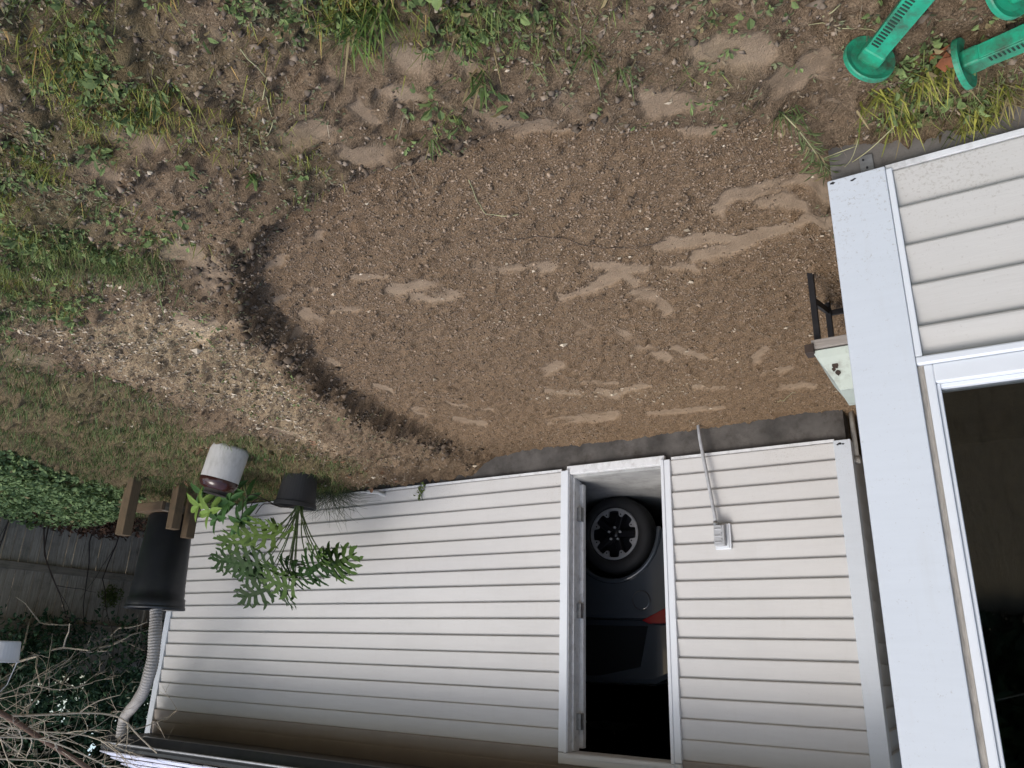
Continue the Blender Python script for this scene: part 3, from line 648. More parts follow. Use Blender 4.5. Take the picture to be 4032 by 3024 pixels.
# ================================================================== HOUSE
HY = 2.228
hou = thing('house', 'beige lap sided house corner with wide white corner board and window', 'house', (-1.5, HY, 0))
def H_(o): return off(o, hou)
HB = rz(-1.413); HPX0, HPX1 = .104, .263; HTOP = 2.75
hl = [HB+.127*k for k in range(0, 22)]
WZ0, WZ1, WX1, WX0 = rz(-.80), rz(.55), .092, -1.25
for k in range(21):
    a, b2 = hl[k], hl[k+1]
    if a >= HTOP: break
    if b2 <= WZ0 or a >= WZ1: segs = [(-4.0, .085)]
    elif a < WZ0: segs = [(-4.0, .085)] if False else [(-4.0, WX0-.03), (WX0-.03, .085, WZ0-.014)]
    elif b2 > WZ1: segs = [(-4.0, .085)]
    else: segs = [(-4.0, WX0-.03)]
    for s in segs:
        zt = s[2] if len(s) > 2 else b2
        if zt-a < .02: continue
        H_(plank(s[0], s[1], a, zt-.012 if len(s) > 2 else b2, 0, HY).build('siding_plank', M['house_siding'], hou))
H_(MB().prof([(HPX0, HY-.032), (HPX1, HY-.032), (HPX1+.004, HY-.028), (HPX1+.004, HY+.14), (HPX1-.012, HY+.14), (HPX1-.012, HY+.01), (HPX0, HY+.01)], 'z', HB-.012, HTOP).build('corner_board', M['post'], hou, bevel=.004))
H_(MB().box(.086, .1035, HY-.027, HY+.01, HB-.004, WZ0-.012).build('channel_trim', M['trim'], hou, bevel=.003))
H_(MB().box(-4.0, .1035, HY-.020, HY+.01, HB-.020, HB-.002).build('starter_strip', M['oldtrim'], hou))
H_(MB().box(WX0-.02, .1035, HY-.030, HY+.01, WZ0-.012, WZ0+.012).build('sill_trim', M['trim'], hou, bevel=.005))
H_(MB().box(.0885, .1035, HY-.016, HY+.012, WZ0+.013, WZ1+.03).build('caulk_joint', M['caulk'], hou))
hs = MB().box(-4.0, HPX1-.014, HY+.021, HY+.12, HB, WZ0).box(-4.0, WX0, HY+.021, HY+.12, WZ0+.001, WZ1).box(-4.0, HPX1-.014, HY+.021, HY+.12, WZ1+.001, HTOP).box(.1045, HPX1-.014, HY+.021, HY+.12, WZ0+.001, WZ1)
hs.box(HPX1-.10, HPX1-.004, HY+.145, 11, HB, HTOP)
H_(hs.build('inner_wall', M['dark'], hou))
H_(MB().box(-4.0, HPX1-.006, HY+.012, HY+.2, -.6, HB-.022).build('foundation', M['concrete'], hou)); H_(MB().box(HPX1-.15, HPX1-.006, HY+.201, 11, -.6, HB-.022).build('foundation', M['concrete'], hou))
H_(MB().box(-4.0, HPX1+.1, HY-.15, 11, HTOP+.001, HTOP+.10).build('roof_edge', M['trim'], hou))
for k in range(21):
    a, b2 = hl[k], hl[k+1]
    pts = [(HPX1-.022, a+.004), (HPX1+.006, a), (HPX1+.012, a+.006), (HPX1+.001, b2+.010), (HPX1-.022, b2+.010)]
    H_(MB().prof(pts, 'y', HY+.142, 11).build('siding_plank', M['house_siding'], hou))
win = H_(MB().box(.066, .088, HY-.022, HY+.05, WZ0+.013, WZ1).box(WX0, WX0+.05, HY-.022, HY+.05, WZ0+.013, WZ1).box(WX0+.05, .066, HY-.022, HY+.05, WZ0+.013, WZ0+.066).box(WX0+.05, .066, HY-.022, HY+.05, WZ1-.05, WZ1).build('window_frame', M['trim'], hou, bevel=.004))
H_(MB().box(.056, .0655, HY-.010, HY+.045, WZ0+.066, WZ1-.051).build('window_sash', M['trim'], win, bevel=.003)).data.transform(Matrix.Identity(4))
H_(MB().box(WX0+.051, .0555, HY-.006, HY+.045, WZ0+.0665, WZ0+.078).build('window_sash', M['trim'], win, bevel=.002))
H_(MB().box(WX0+.045, .060, HY+.012, HY+.018, WZ0+.072, WZ1-.045).build('window_pane', M['glass'], hou))
room = MB().box(-2.4, -2.35, HY+.13, 5, 0, HTOP).box(-2.35, .16, 5, 5.05, 0, HTOP).box(.165, .17, HY+.13, 5, 0, HTOP).box(-2.35, .16, HY+.13, 5, .2, .25).box(-2.35, .16, HY+.13, 5, HTOP-.06, HTOP-.01)
M['roomwall'] = simple('dim_room', (.13, .10, .085), .9, .1, 3, 0)
H_(room.build('room_shell', M['roomwall'], hou))
for (x_, z_, r_) in ((.252, .012, .007), (.196, .020, .005), (.189, .017, .004)):
    q_ = [(x_+r_*(1+.35*math.sin(5*t+x_*90))*math.cos(t), HB-.012+z_+.6*r_*(1+.3*math.cos(3*t))*math.sin(t)) for t in np.linspace(0, 6.283, 11)[:-1]]
    H_(MB().prof(q_, 'y', HY-.0332, HY-.0322).build('chip', M['blackmetal'], hou))
# galvanised tie strap on the foundation under the corner
st_ = MB()
c0 = np.array([.150, HY+.010]); st_.box(.134, .172, HY+.004, HY+.0085, rz(-1.505), HB-.014)
H_(st_.build('tie_strap', M['metal'], hou, bevel=.002))
for dx_, dz_ in ((.0, -.045), (.008, -.075), (-.006, -.02)):
    H_(MB().tube([(.153+dx_, HY+.0005, HB+dz_), (.153+dx_, HY+.006, HB+dz_)], .0035, 8).build('nail_head', M['blackmetal'], hou))

# ================================================================== CAR in the garage
CY = 6.15; CF = FLZ
car = thing('parked_car', 'dark grey car parked inside the dark garage, seen through the open doorway', 'car', (4.2, CY+.9, CF))
def C_(o): return off(o, car)
WXc, WZc, TR = 2.805, CF+.335, .335
def carprof(y0, y1, inset=0):
    pts = []
    def arch(cx):
        return [(cx-.41*math.cos(t), CF+.30+.43*math.sin(t)) for t in np.linspace(0, math.pi, 13)]
    pts += [(1.98, CF+.36), (2.10, CF+.30)] + arch(WXc) + [(WXc+.60, CF+.26), (5.0, CF+.26)] + arch(5.5) + [(6.20, CF+.30), (6.32, CF+.45), (6.28, CF+.78), (5.9, CF+.92), (5.1, CF+1.0), (2.2, CF+1.06), (2.02, CF+1.02), (1.96, CF+.75)]
    return pts
bd = MB().prof([(x, z) for x, z in carprof(0, 0)], 'y', CY, CY+1.76)
body = C_(bd.build('body', M['carpaint'], car, bevel=.035))
gp2 = [(2.06, CF+1.05), (2.25, CF+1.45), (2.5, CF+1.56), (4.0, CF+1.58), (4.5, CF+1.40), (5.15, CF+1.0)]
C_(MB().prof(gp2, 'y', CY+.10, CY+1.66).build('cabin', M['carpaint'], car, bevel=.05))
C_(MB().prof([(2.55, CF+1.10), (2.62, CF+1.42), (3.0, CF+1.50), (3.9, CF+1.51), (4.3, CF+1.36), (4.75, CF+1.08)], 'y', CY+.094, CY+.13).build('side_window', M['carglass'], car))
C_(MB().prof([(1.955, CF+1.03), (2.02, CF+.86), (2.22, CF+.90), (2.56, CF+1.06), (2.50, CF+1.085), (2.05, CF+1.075)], 'y', CY-.008, CY+.10).build('tail_light', M['taillight'], car, bevel=.006))
fd = MB().tube([(2.56, CY-.004, CF+.90), (2.56, CY+.02, CF+.90)], .075, 28); C_(fd.build('fuel_door', M['carpaint'], car, bevel=.004))
ring = MB(); ring.tube([(2.56+.078*math.cos(t), CY-.0005, CF+.90+.078*math.sin(t)) for t in np.linspace(0, 2*math.pi, 33)], .0035, 6, False); C_(ring.build('fuel_door_gap', M['rimblack'], car))
fl = MB().tube([(WXc-.42*math.cos(t), CY-.004, CF+.30+.44*math.sin(t)) for t in np.linspace(0, math.pi, 25)], .022, 8); C_(fl.build('arch_trim', M['carpaint'], car, smooth=True))
# bumper seam
C_(MB().tube([(2.35, CY-.001, CF+.66), (2.20, CY-.001, CF+.80), (2.02, CY-.001, CF+.92)], .004, 6).build('panel_gap', M['rimblack'], car))
def wheel(cx, cy, sgn):
    Mw = Matrix.Translation((cx, cy, WZc)) @ Matrix.Rotation(math.radians(90)*sgn, 4, 'X')
    ty = MB().lathe([(.228, -.10), (.26, -.112), (.30, -.108), (.322, -.09), (.335, -.06), (.335, .06), (.322, .09), (.30, .108), (.26, .112), (.228, .10), (.228, -.10)], 48).xform(Mw)
    w_ = C_(ty.build('wheel', M['tyre'], car, smooth=True)); w_.name = 'wheel'
    if sgn < 0: return
    n = 160; ro, vs, fs = .226, [], []
    for i in range(n):
        a = 2*math.pi*i/n; ph = (i/n*8) % 1; tab = math.exp(-((ph-.5)/.16)**4)
        ri = .205-.045*tab
        for r, z in ((ro, .098), (ro-.006, .106), (ri, .106), (ri-.004, .085)): vs.append((r*math.cos(a), r*math.sin(a), z))
    for i in range(n):
        j = (i+1) % n
        for k in range(3): fs.append((i*4+k, j*4+k, j*4+k+1, i*4+k+1))
    off(MB().add(vs, fs).xform(Mw).build('rim', M['rim'], w_, smooth=False), car)
    dk = MB().lathe([(0, .02), (.20, .02), (.225, .09)], 40).xform(Mw); off(dk.build('rim_well', M['rimblack'], w_), car)
    for i in range(5):
        a = 2*math.pi*i/5+.3
        s = MB().prof([(-.035, .03), (.035, .03), (.026, .082), (-.026, .082)], 'y', .03, .20).xform(Mw @ Matrix.Rotation(a, 4, 'Z'))
        off(s.build('spoke', M['rimblack'], w_, bevel=.006), car)
        q = MB().tube([(.055*math.cos(a+.6), .055*math.sin(a+.6), .06), (.055*math.cos(a+.6), .055*math.sin(a+.6), .102)], .011, 8).xform(Mw); off(q.build('lug_nut', M['rim'], w_, smooth=True), car)
    off(MB().lathe([(0, .10), (.03, .098), (.042, .08), (.042, .02)], 24).xform(Mw).build('hub_cap', M['rimblack'], w_, smooth=True), car)
    for i in range(8):
        a = 2*math.pi*(i+.5)/8; q = MB().tube([(.178*math.cos(a), .178*math.sin(a), .104), (.178*math.cos(a), .178*math.sin(a), .1075)], .007, 8).xform(Mw); off(q.build('rim_bolt', M['rimblack'], w_), car)
wheel(WXc, CY+.11, 1); wheel(5.5, CY+.11, 1); wheel(WXc, CY+1.65, -1); wheel(5.5, CY+1.65, -1)
lamp = thing('ceiling_fixture', 'pale unlit fixture hanging high in the dark garage behind the car', 'light fixture', (4.35, 9.4, EZ+.015))
off(MB().prof([(4.0, EZ-.14), (4.62, EZ-.14), (4.5, EZ-.06), (4.1, EZ-.06)], 'y', 9.2, 9.55).build('shade', M['conduit'], lamp), lamp)
off(MB().tube([(4.3, 9.37, EZ-.06), (4.3, 9.37, EZ+.02)], .012, 8).build('stem', M['metal'], lamp), lamp)

# ================================================================== OUTLET, PIPES
ob = thing('outdoor_outlet', 'grey weatherproof outlet box on a white block with conduit running into the soil', 'outlet', (1.60, GY-.03, -.15))
def O_(o): return off(o, ob)
O_(MB().box(1.535, 1.648, GY-.036, GY-.0202, rz(-.950), rz(-.772)).build('mounting_block', M['trim'], ob, bevel=.004))
O_(MB().box(1.548, 1.560, GY-.042, GY-.0362, rz(-.945), rz(-.778)).build('block_rim', M['trim'], ob, bevel=.002))
bx = O_(MB().box(1.566, 1.640, GY-.085, GY-.0363, rz(-.935), rz(-.792)).build('box', M['conduit'], ob, bevel=.005))
for zc in (-.905, -.858, -.815):
    O_(MB().box(1.585, 1.632, GY-.091, GY-.0852, rz(zc-.004), rz(zc+.004)).build('ridge', M['conduit'], bx, bevel=.002))
    O_(MB().box(1.582, 1.590, GY-.091, GY-.0852, rz(zc-.022), rz(zc-.005)).build('ridge', M['conduit'], bx, bevel=.002))
O_(MB().tube([(1.628, GY-.058, rz(-.935)), (1.632, GY-.058, rz(-1.0)), (1.70, GY-.085, rz(-1.56)), (1.712, GY-.10, rz(-1.80))], .0125, 10).build('conduit', M['conduit'], ob, smooth=True))
O_(MB().tube([(1.628, GY-.058, rz(-.962)), (1.628, GY-.058, rz(-.932))], .018, 10).build('conduit_nut', M['metal'], ob, smooth=True))
vp = thing('vent_pipe', 'short grimy white capped pipe standing in the gap beside the garage corner', 'pipe', (.692, 5.42, -.1))
zb = float(height(np.array([.672]), np.array([5.42]))[0])
off(MB().tube([(.692, 5.42, zb-.05), (.692, 5.42, rz(-1.345))], .017, 12).build('pipe', M['pvc_old'], vp, smooth=True), vp)
off(MB().tube([(.692, 5.42, rz(-1.36)), (.692, 5.42, rz(-1.315))], .022, 12).build('cap', M['pvc_old'], vp, smooth=True), vp)
ep = onY(817, 1063, GY-.10)
el = tag(MB().tube(resample([(ep[0], GY+.02, ep[2]+.012), (ep[0], GY-.05, ep[2]+.01), (ep[0]+.01, GY-.075, ep[2]+.0), (ep[0]+.04, GY-.082, ep[2]-.006), (ep[0]+.125, GY-.11, ep[2]-.012)], .008), .017, 12).build('drain_elbow', M['pvc'], None, smooth=True), 'small white plastic elbow pipe sticking out low on the garage wall', 'pipe')
rod1 = thing('leaning_rod', 'dark metal rods leaning along the garage side wall in the narrow gap', 'rods', (.655, 5.62, -.1))
zb = float(height(np.array([.65]), np.array([5.62]))[0])
off(MB().tube([(.640, 5.60, zb-.02), (.672, 5.64, rz(.50))], .009, 8).build('rod', M['blackmetal'], rod1, smooth=True), rod1)
off(MB().tube([(.625, 5.70, zb-.02), (.655, 5.74, rz(.30))], .011, 8).build('rod', M['blackmetal'], rod1, smooth=True), rod1)
off(MB().tube([(.600, 5.90, zb-.02), (.66, 5.98, rz(.10))], .016, 8).build('rod', M['blackmetal'], rod1, smooth=True), rod1)

# ================================================================== BLACK LEGGED STAND behind the house corner
sx, syy = .485, 3.09
gzs = float(height(np.array([.49]), np.array([3.2]))[0])-.01
stn = thing('legged_stand', 'black legged stand with grey board and peeling pale green hopper beside house corner', 'stand', (.42, 3.25, gzs))
def S_(o): return off(o, stn)
ZB = rz(-1.262)
for (x, y) in ((sx, syy), (sx-.005, 3.43), (.325, syy), (.325, 3.43)):
    S_(MB().box(x-.012, x+.012, y-.012, y+.012, gzs-.02, ZB).build('leg', M['blackmetal'], stn, bevel=.002))
S_(MB().prof([(syy+.012, gzs+.135), (syy+.012, gzs+.165), (3.418, gzs+.075), (3.418, gzs+.045)], 'x', sx-.010, sx+.004).build('brace', M['blackmetal'], stn))
S_(MB().box(.325, sx, 3.425, 3.437, gzs+.055, gzs+.08).build('brace', M['blackmetal'], stn))
S_(MB().box(.305, .505, 3.04, 3.46, ZB+.001, ZB+.040).build('board', M['board'], stn, bevel=.003))
S_(MB().box(.495, .530, 3.03, 3.09, ZB+.020, ZB+.058).build('bracket', M['stemdark'], stn, bevel=.002))
vs, fs = [], []
lev = [(0, .505, 3.045, 3.455), (.03, .492, 3.06, 3.44), (.07, .470, 3.09, 3.41), (.11, .448, 3.12, 3.38), (.15, .432, 3.14, 3.36)]
for dz_, xr, y0, y1 in lev: vs += [(.30, y0, ZB+.046+dz_), (xr, y0, ZB+.046+dz_), (xr, y1, ZB+.046+dz_), (.30, y1, ZB+.046+dz_)]
for i in range(4):
    for k in range(4): fs.append((4*i+k, 4*i+(k+1) % 4, 4*i+4+(k+1) % 4, 4*i+4+k))
fs += [(3, 2, 1, 0), (16, 17, 18, 19)]
S_(MB().add(vs, fs).build('hopper', M['peel'], stn, bevel=.003))
pf = MB()
for (x, z, r) in ((.43, .062, .012), (.425, .088, .010), (.438, .075, .007)):
    a0 = random.random()*6; q = [(x+r*(1+.4*math.sin(5*t))*math.cos(t+a0), z+r*(1+.3*math.cos(4*t))*math.sin(t+a0)) for t in np.linspace(0, 6.283, 11)[:-1]]
    yy = 3.045+(z-.0)*.65
    pf.prof([(p_[0], p_[1]+ZB+.046) for p_ in q], 'y', yy-.006, yy+.004)
S_(pf.build('rust_hole', M['stemdark'], stn))

# ================================================================== GREEN PLASTIC STOOL lying on the grass
grn = thing('plastic_stool', 'green plastic stool lying toppled on the grass before the house, slotted legs with disc feet', 'stool', (-.35, 1.6, 0))
def leg(foot, top, spin, footr=.066):
    foot = Vector(foot); top = Vector(top); d = (top-foot); L = d.length; q = d.to_track_quat('Z', 'Y'); Mx = Matrix.Translation(foot) @ q.to_matrix().to_4x4() @ Matrix.Rotation(spin, 4, 'Z')
    b_ = MB()
    # channel-shaped leg: a spine with two flanges and a central rib
    w0, w1 = .026, .034; z0 = .0
    for (xa, xb, ya, yb) in ((-w0, w0, .016, .021), (-w0, -w0+.005, -.020, .016), (w0-.005, w0, -.020, .016), (-.003, .003, -.014, .016)):
        b_.add([(xa, ya, z0), (xb, ya, z0), (xb, yb, z0), (xa, yb, z0), (xa*w1/w0, ya*1.2, L), (xb*w1/w0, ya*1.2, L), (xb*w1/w0, yb*1.2, L), (xa*w1/w0, yb*1.2, L)],
               [(3,2,1,0),(4,5,6,7),(0,1,5,4),(1,2,6,5),(2,3,7,6),(3,0,4,7)])
    lg = off(b_.xform(Mx).build('leg', M['green'], grn, bevel=.0015), grn)
    fo = MB().lathe([(0, .004), (footr*.75, .004), (footr*.97, .010), (footr, .006), (footr, -.004), (footr*.7, -.008), (0, -.008)], 36).xform(Mx); off(fo.build('foot', M['green'], lg, smooth=False), grn)
    cl = MB().box(-.030, .030, -.0225, .0235, .004, .045).xform(Mx); off(cl.build('foot_socket', M['green'], lg, bevel=.006), grn)
    nsl = int((L-.09)/.0098)
    for i in range(nsl):
        z = .062+i*.0098
        for xa in (.003,):
            s = MB().box(xa, xa+.019, .0205+.001, .0235+.002*z/L, z, z+.0038).xform(Mx); off(s.build('slot', M['slotdark'], lg), grn)
M['slotdark'] = simple('slot_shadow', (.010, .035, .022), .8, .2, 20, 0)  # dark green bars paint the shade inside the leg slots
def gz(x, y): return float(height(np.array([x]), np.array([y]))[0])
leg((.080, 1.755, .064), (-.27, 1.30, .10), math.radians(330))
leg((-.120, 1.885, .066), (-.60, 1.735, .11), math.radians(10))
leg((-.215, 1.655, .085), (-.62, 1.33, .28), math.radians(330))
off(MB().lathe([(0, .0), (.17, .0), (.185, .012), (.185, .035), (.17, .04), (0, .04)], 40).xform(Matrix.Translation((-.50, 1.43, .185)) @ Vector((-.72, -.62, .1)).to_track_quat('Z', 'Y').to_matrix().to_4x4()).build('seat', M['green'], grn), grn)
dl = MB()
dq = onZ(2053, 100, .02)
for i in range(3):
    a = i*1.1; c = np.array([dq[0]+.01*i, dq[1]+.012*i, gz(dq[0], dq[1])+.012+.008*i])
    vs = [c, c+np.array([.03*math.cos(a)+.015, .03*math.sin(a), .012]), c+np.array([.055*math.cos(a+.3), .055*math.sin(a+.3), .02]), c+np.array([.03*math.cos(a+.9), .03*math.sin(a+.9), .004])]
    vs2 = [v-np.array([0, 0, .0015]) for v in vs]; dl.add(vs+vs2, [(0,1,2,3),(7,6,5,4),(0,4,5,1),(1,5,6,2),(2,6,7,3),(3,7,4,0)])
tag(dl.build('dead_leaf', M['rust']), 'curled rust brown dead leaf against a green stool foot', 'leaf')

# ================================================================== CROCK, BLACK POT, PLANTS
def zground(x, y): return float(height(np.array([x]), np.array([y]))[0])
ck = onZ(497, 972, .03); ckx, cky = ck[0]+.06, ck[1]+.05
crz = zground(ckx, cky)
cr = thing('stoneware_crock', 'tilted white stoneware crock with brown glazed shoulder standing on the grass', 'crock', (ckx, cky, crz))
tilt = Matrix.Rotation(math.radians(11), 4, 'Y') @ Matrix.Rotation(math.radians(4), 4, 'X')
def T_(mb): return mb.xform(Matrix.Translation((0, 0, .0)) @ tilt)
T_(MB().lathe([(0, -.01), (.138, -.01), (.148, .0), (.150, .02), (.147, .265)], 40)).build('crock_body', M['crock'], cr, smooth=True)
T_(MB().lathe([(.1475, .263), (.149, .275), (.145, .30), (.125, .33), (.095, .345)], 40)).build('glazed_shoulder', M['brownglaze'], cr, smooth=True)
T_(MB().lathe([(.096, .344), (.086, .355), (.086, .372), (.090, .378), (.086, .382), (.074, .376), (.072, .345), (0, .345)], 36)).build('neck', M['soilpot'], cr, smooth=True)
bp = onZ(641, 1020, .07); bx_, by_ = bp[0]+.05, bp[1]+.10; bz_ = zground(bx_, by_)
pot = thing('nursery_pot', 'black plastic nursery pot by the garage wall holding a large split-leaf plant', 'plant pot', (bx_, by_, bz_))
tp = Matrix.Rotation(math.radians(6), 4, 'Y')
MB().lathe([(0, 0), (.132, 0), (.138, .01), (.168, .255), (.178, .258), (.182, .29), (.176, .292), (.166, .285), (.160, .25), (0, .245)], 40).xform(tp).build('pot_body', M['pot'], pot, smooth=False)
MB().lathe([(0, .250), (.158, .250)], 30).xform(tp).build('potting_soil', M['soilpot'], pot)
# split-leaf plant
def split_leaf(L, cidx):
    """lobed leaf along +x, normal +z, returns verts, tris"""
    V, F = [], []
    def strip(pts, wid):
        o_ = len(V); n = len(pts)
        for i, p in enumerate(pts):
            p = np.array(p); t = np.array(pts[min(i+1, n-1)])-np.array(pts[max(i-1, 0)]); t = t/(np.linalg.norm(t)+1e-9); s = np.cross((0, 0, 1), t)
            V.append(p+s*wid[i]); V.append(p-s*wid[i])
        for i in range(n-1): F.extend([(o_+2*i, o_+2*i+1, o_+2*i+3), (o_+2*i, o_+2*i+3, o_+2*i+2)])
    mid = [(t*L, 0, .05*L*math.sin(t*2.2)-.22*L*t*t) for t in np.linspace(0, 1, 8)]
    strip(mid, [.05*L, .075*L, .08*L, .075*L, .065*L, .055*L, .04*L, .004])
    nl = 5
    for i in range(nl):
        t = .02+.80*i/(nl-1); a = math.radians(112-62*i/(nl-1)); ll = L*(.60-.26*abs(i/(nl-1)-.3))*random.uniform(.85, 1.12)
        for sgn in (1, -1):
            bz = .05*L*math.sin(t*2.2)-.22*L*t*t
            pts = []
            for k in range(5):
                q = k/4; aa = a-q*.45+random.uniform(-.06, .06)
                pts.append((t*L+ll*q*math.cos(aa), sgn*(ll*q*math.sin(aa)), bz-.16*ll*q*q+.05*ll*math.sin(q*3)+random.uniform(-.012, .012)*L))
            wv = random.uniform(.85, 1.15)*.058*L
            strip(pts, [wv*1.15, wv*1.0, wv*1.25, wv*.75, .002])
            for q0, side in ((.5, 1), (.68, -1)):   # secondary teeth
                k0 = np.array(pts[2 if side > 0 else 3]); aa = a-.25+side*.75
                e = k0+np.array([.34*ll*math.cos(aa), sgn*.34*ll*math.sin(aa), -.03*ll]); md = (k0+e)/2
                strip([k0, md, e], [wv*.8, wv*.7, .002])
    return np.array(V), np.array(F)
spl = thing('split_leaf_plant', 'split-leaf plant with long stalks and deeply lobed green leaves in black pot', 'plant', (bx_, by_, bz_+.25))
crown = np.array([bx_-.02, by_, bz_+.27])
targets = [(555,1150,-.30),(585,1140,-.32),(520,1165,-.10),(500,1200,-.02),(530,1210,-.22),(570,1215,-.12),(560,1265,-.05),(610,1262,-.12),(595,1235,-.28),(650,1225,-.10),(690,1225,-.2),(725,1205,-.05),(700,1195,-.28),(745,1215,-.12),(650,1205,-.02),(545,1235,.08),(670,1245,.05),(620,1275,-.02)]
for i, (tx, ty, dy) in enumerate(targets):
    e = onY(tx, ty, min(by_+dy+.12, GY-.09)); ln = random.uniform(.25, .33)
    out = np.array([e[0]-crown[0], e[1]-crown[1]]); out = out/(np.linalg.norm(out)+1e-6)
    if np.linalg.norm(out) < .5: out = np.array([1, 0])
    base = e-np.array([out[0], out[1], .0])*ln*.45+np.array([0, 0, .03])
    mid = crown*.45+base*.55+np.array([0, 0, .05]); 
    pts = resample([crown+rng.normal(0, .018, 3)*np.array([1, 1, 0]), crown*.7+base*.3+np.array([0, 0, .05]), mid, base], .04)
    off(MB().tube(pts, [.0065-.003*k/len(pts) for k in range(len(pts))], 6).build('stalk', M['stemgreen'], spl, smooth=True), spl)
    V, F = split_leaf(ln, i)
    dirv = Vector((out[0]+random.uniform(-.4, .4), out[1]-.35, random.uniform(-.25, .3))).normalized()
    zz = Vector((random.uniform(-.3, .3), -.85, random.uniform(.35, .9))); yv = zz.cross(dirv).normalized(); zz = dirv.cross(yv)
    Mx = Matrix(((dirv.x, yv.x, zz.x), (dirv.y, yv.y, zz.y), (dirv.z, yv.z, zz.z)))
    W_ = (np.array(Mx) @ V.T).T + base
    W_[:, 1] = np.minimum(W_[:, 1], GY-.025)
    c = np.array([.026, .062, .013])*random.uniform(.45, 1.0) if random.random() < .6 else np.array([.060, .108, .022])
    if i in (0, 1): c = np.array([.10, .155, .035])
    colr = c*rng.uniform(.8, 1.2, (len(V), 1))
    lf = np_mesh('leaf', W_, F, M['leaf'], colr*.78, parent=spl); off(lf, spl)
for k in range(3):   # old fallen stalks drooping over the rim
    e = crown+np.array([.25+.07*k, -.15-.02*k, .0-.04*k])
    off(MB().tube(resample([crown, crown+np.array([.12, -.07, .03]), e, e+np.array([.08, -.02, .09])], .03), .004, 6).build('stalk', M['stemdark'], spl, smooth=True), spl)
# palmate plant behind the crock
pb = np.array([ckx+.36, cky+.42, 0.]); pb[2] = zground(pb[0], pb[1])
pal = thing('palmate_plant', 'young plant with broad finger-like leaves growing behind the white crock', 'plant', tuple(pb))
for i, (tx, ty, Yp) in enumerate([(432,1092,4.10),(455,1105,4.08),(495,1085,4.12),(440,1065,4.2),(520,1128,4.2),(480,1068,4.3),(505,1060,4.2),(535,1080,4.35),(470,1120,4.25)]):
    e = onY(tx, ty, Yp)
    off(MB().tube(resample([pb+np.array([0, 0, -.02]), pb*.5+e*.5+np.array([0, .03, .06]), e], .04), .005, 6).build('stalk', M['stemgreen'], pal, smooth=True), pal)
    nl = random.randint(5, 6); a0 = random.random()*6
    for k in range(nl):
        a = a0+k*2*math.pi/nl; d = np.array([math.cos(a), -.25+.3*math.sin(a*2), math.sin(a)*.8-.15]); d /= np.linalg.norm(d)
        ln = random.uniform(.13, .21); s = np.cross(d, (0.1, -.9, .4)); s /= np.linalg.norm(s); nn = np.cross(s, d)
        V = []; T = []
        for j in range(6):
            q = j/5; wd = ln*.17*math.sin(math.pi*min(1, .08+q*.92))**.8 if j < 5 else .001
            c = e+d*ln*q-nn*ln*.25*q*q
            V += [c+s*wd+nn*wd*.35, c, c-s*wd+nn*wd*.35]
        for j in range(5):
            for m_ in (0, 1): T += [(3*j+m_, 3*j+m_+1, 3*j+m_+4), (3*j+m_, 3*j+m_+4, 3*j+m_+3)]
        c = np.array([.06, .13, .04])*random.uniform(.6, 1.1) if i not in (0, 1) else np.array([.17, .26, .06])*random.uniform(.8, 1.1)
        off(np_mesh('leaf', np.array(V), np.array(T), M['leaf'], np.tile(c, (len(V), 1)), parent=pal), pal)
# wispy fern by the wall
wz = onY(712, 1075, GY-.16); wb = np.array([wz[0], GY-.17, zground(wz[0], GY-.17)])
wsp = thing('wispy_fern', 'fine hair-like fern sprawling against the siding beside the black pot', 'fern', tuple(wb))
mb = MB()
for i in range(330):
    a = random.uniform(0, 6.283); L = random.uniform(.16, .60)*(1.2 if random.random() < .3 else 1)
    d = np.array([math.cos(a)*1.0, math.sin(a)*.30-.05, random.uniform(.25, 1.3)]); d /= np.linalg.norm(d)
    p0 = wb+np.array([random.gauss(0, .10), random.gauss(0, .03), -.005]); pts = [p0+d*L*t+np.array([0.05*math.cos(a)*t*t, 0, -.28*L*t*t*1.2]) for t in np.linspace(0, 1, 6)]
    for p_ in pts: p_[1] = min(p_[1], GY-.022)
    mb.tube(pts, [.0024, .0022, .0019, .0016, .0013, .0008], 3, False)
off(mb.build('frond', M['fern'], wsp), wsp)
# little vine climbing the starter strip
vb = onY(907, 1085, GY-.03)
vin = thing('wall_vine', 'tiny leafy vine climbing the bottom laps of the garage wall', 'vine', (vb[0], GY-.03, zground(vb[0], GY-.04)))
vz = zground(vb[0], GY-.04)
off(MB().tube(resample([(vb[0], GY-.035, vz-.02), (vb[0]+.01, GY-.022, vz+.06), (vb[0]-.01, GY-.022, vz+.13), (vb[0]-.03, GY-.022, vz+.17)], .02), .002, 5).build('stem', M['stemgreen'], vin), vin)
P = np.array([[vb[0]+random.gauss(0, .02), GY-.026, vz+random.uniform(.02, .17)] for _ in range(22)]); Dv = rng.normal(0, 1, (22, 3)); Dv[:, 1] = -abs(Dv[:, 1])*.4
A = leaves(P, Dv, np.full(22, .032), np.full(22, .022), gcol(22, (.08, .11, .03), (.17, .22, .07), 0)); A[0][:, 1] = np.minimum(A[0][:, 1], GY-.018)
off(np_mesh('foliage', *A[:2], M['leaf_matte'], A[2], parent=vin), vin)

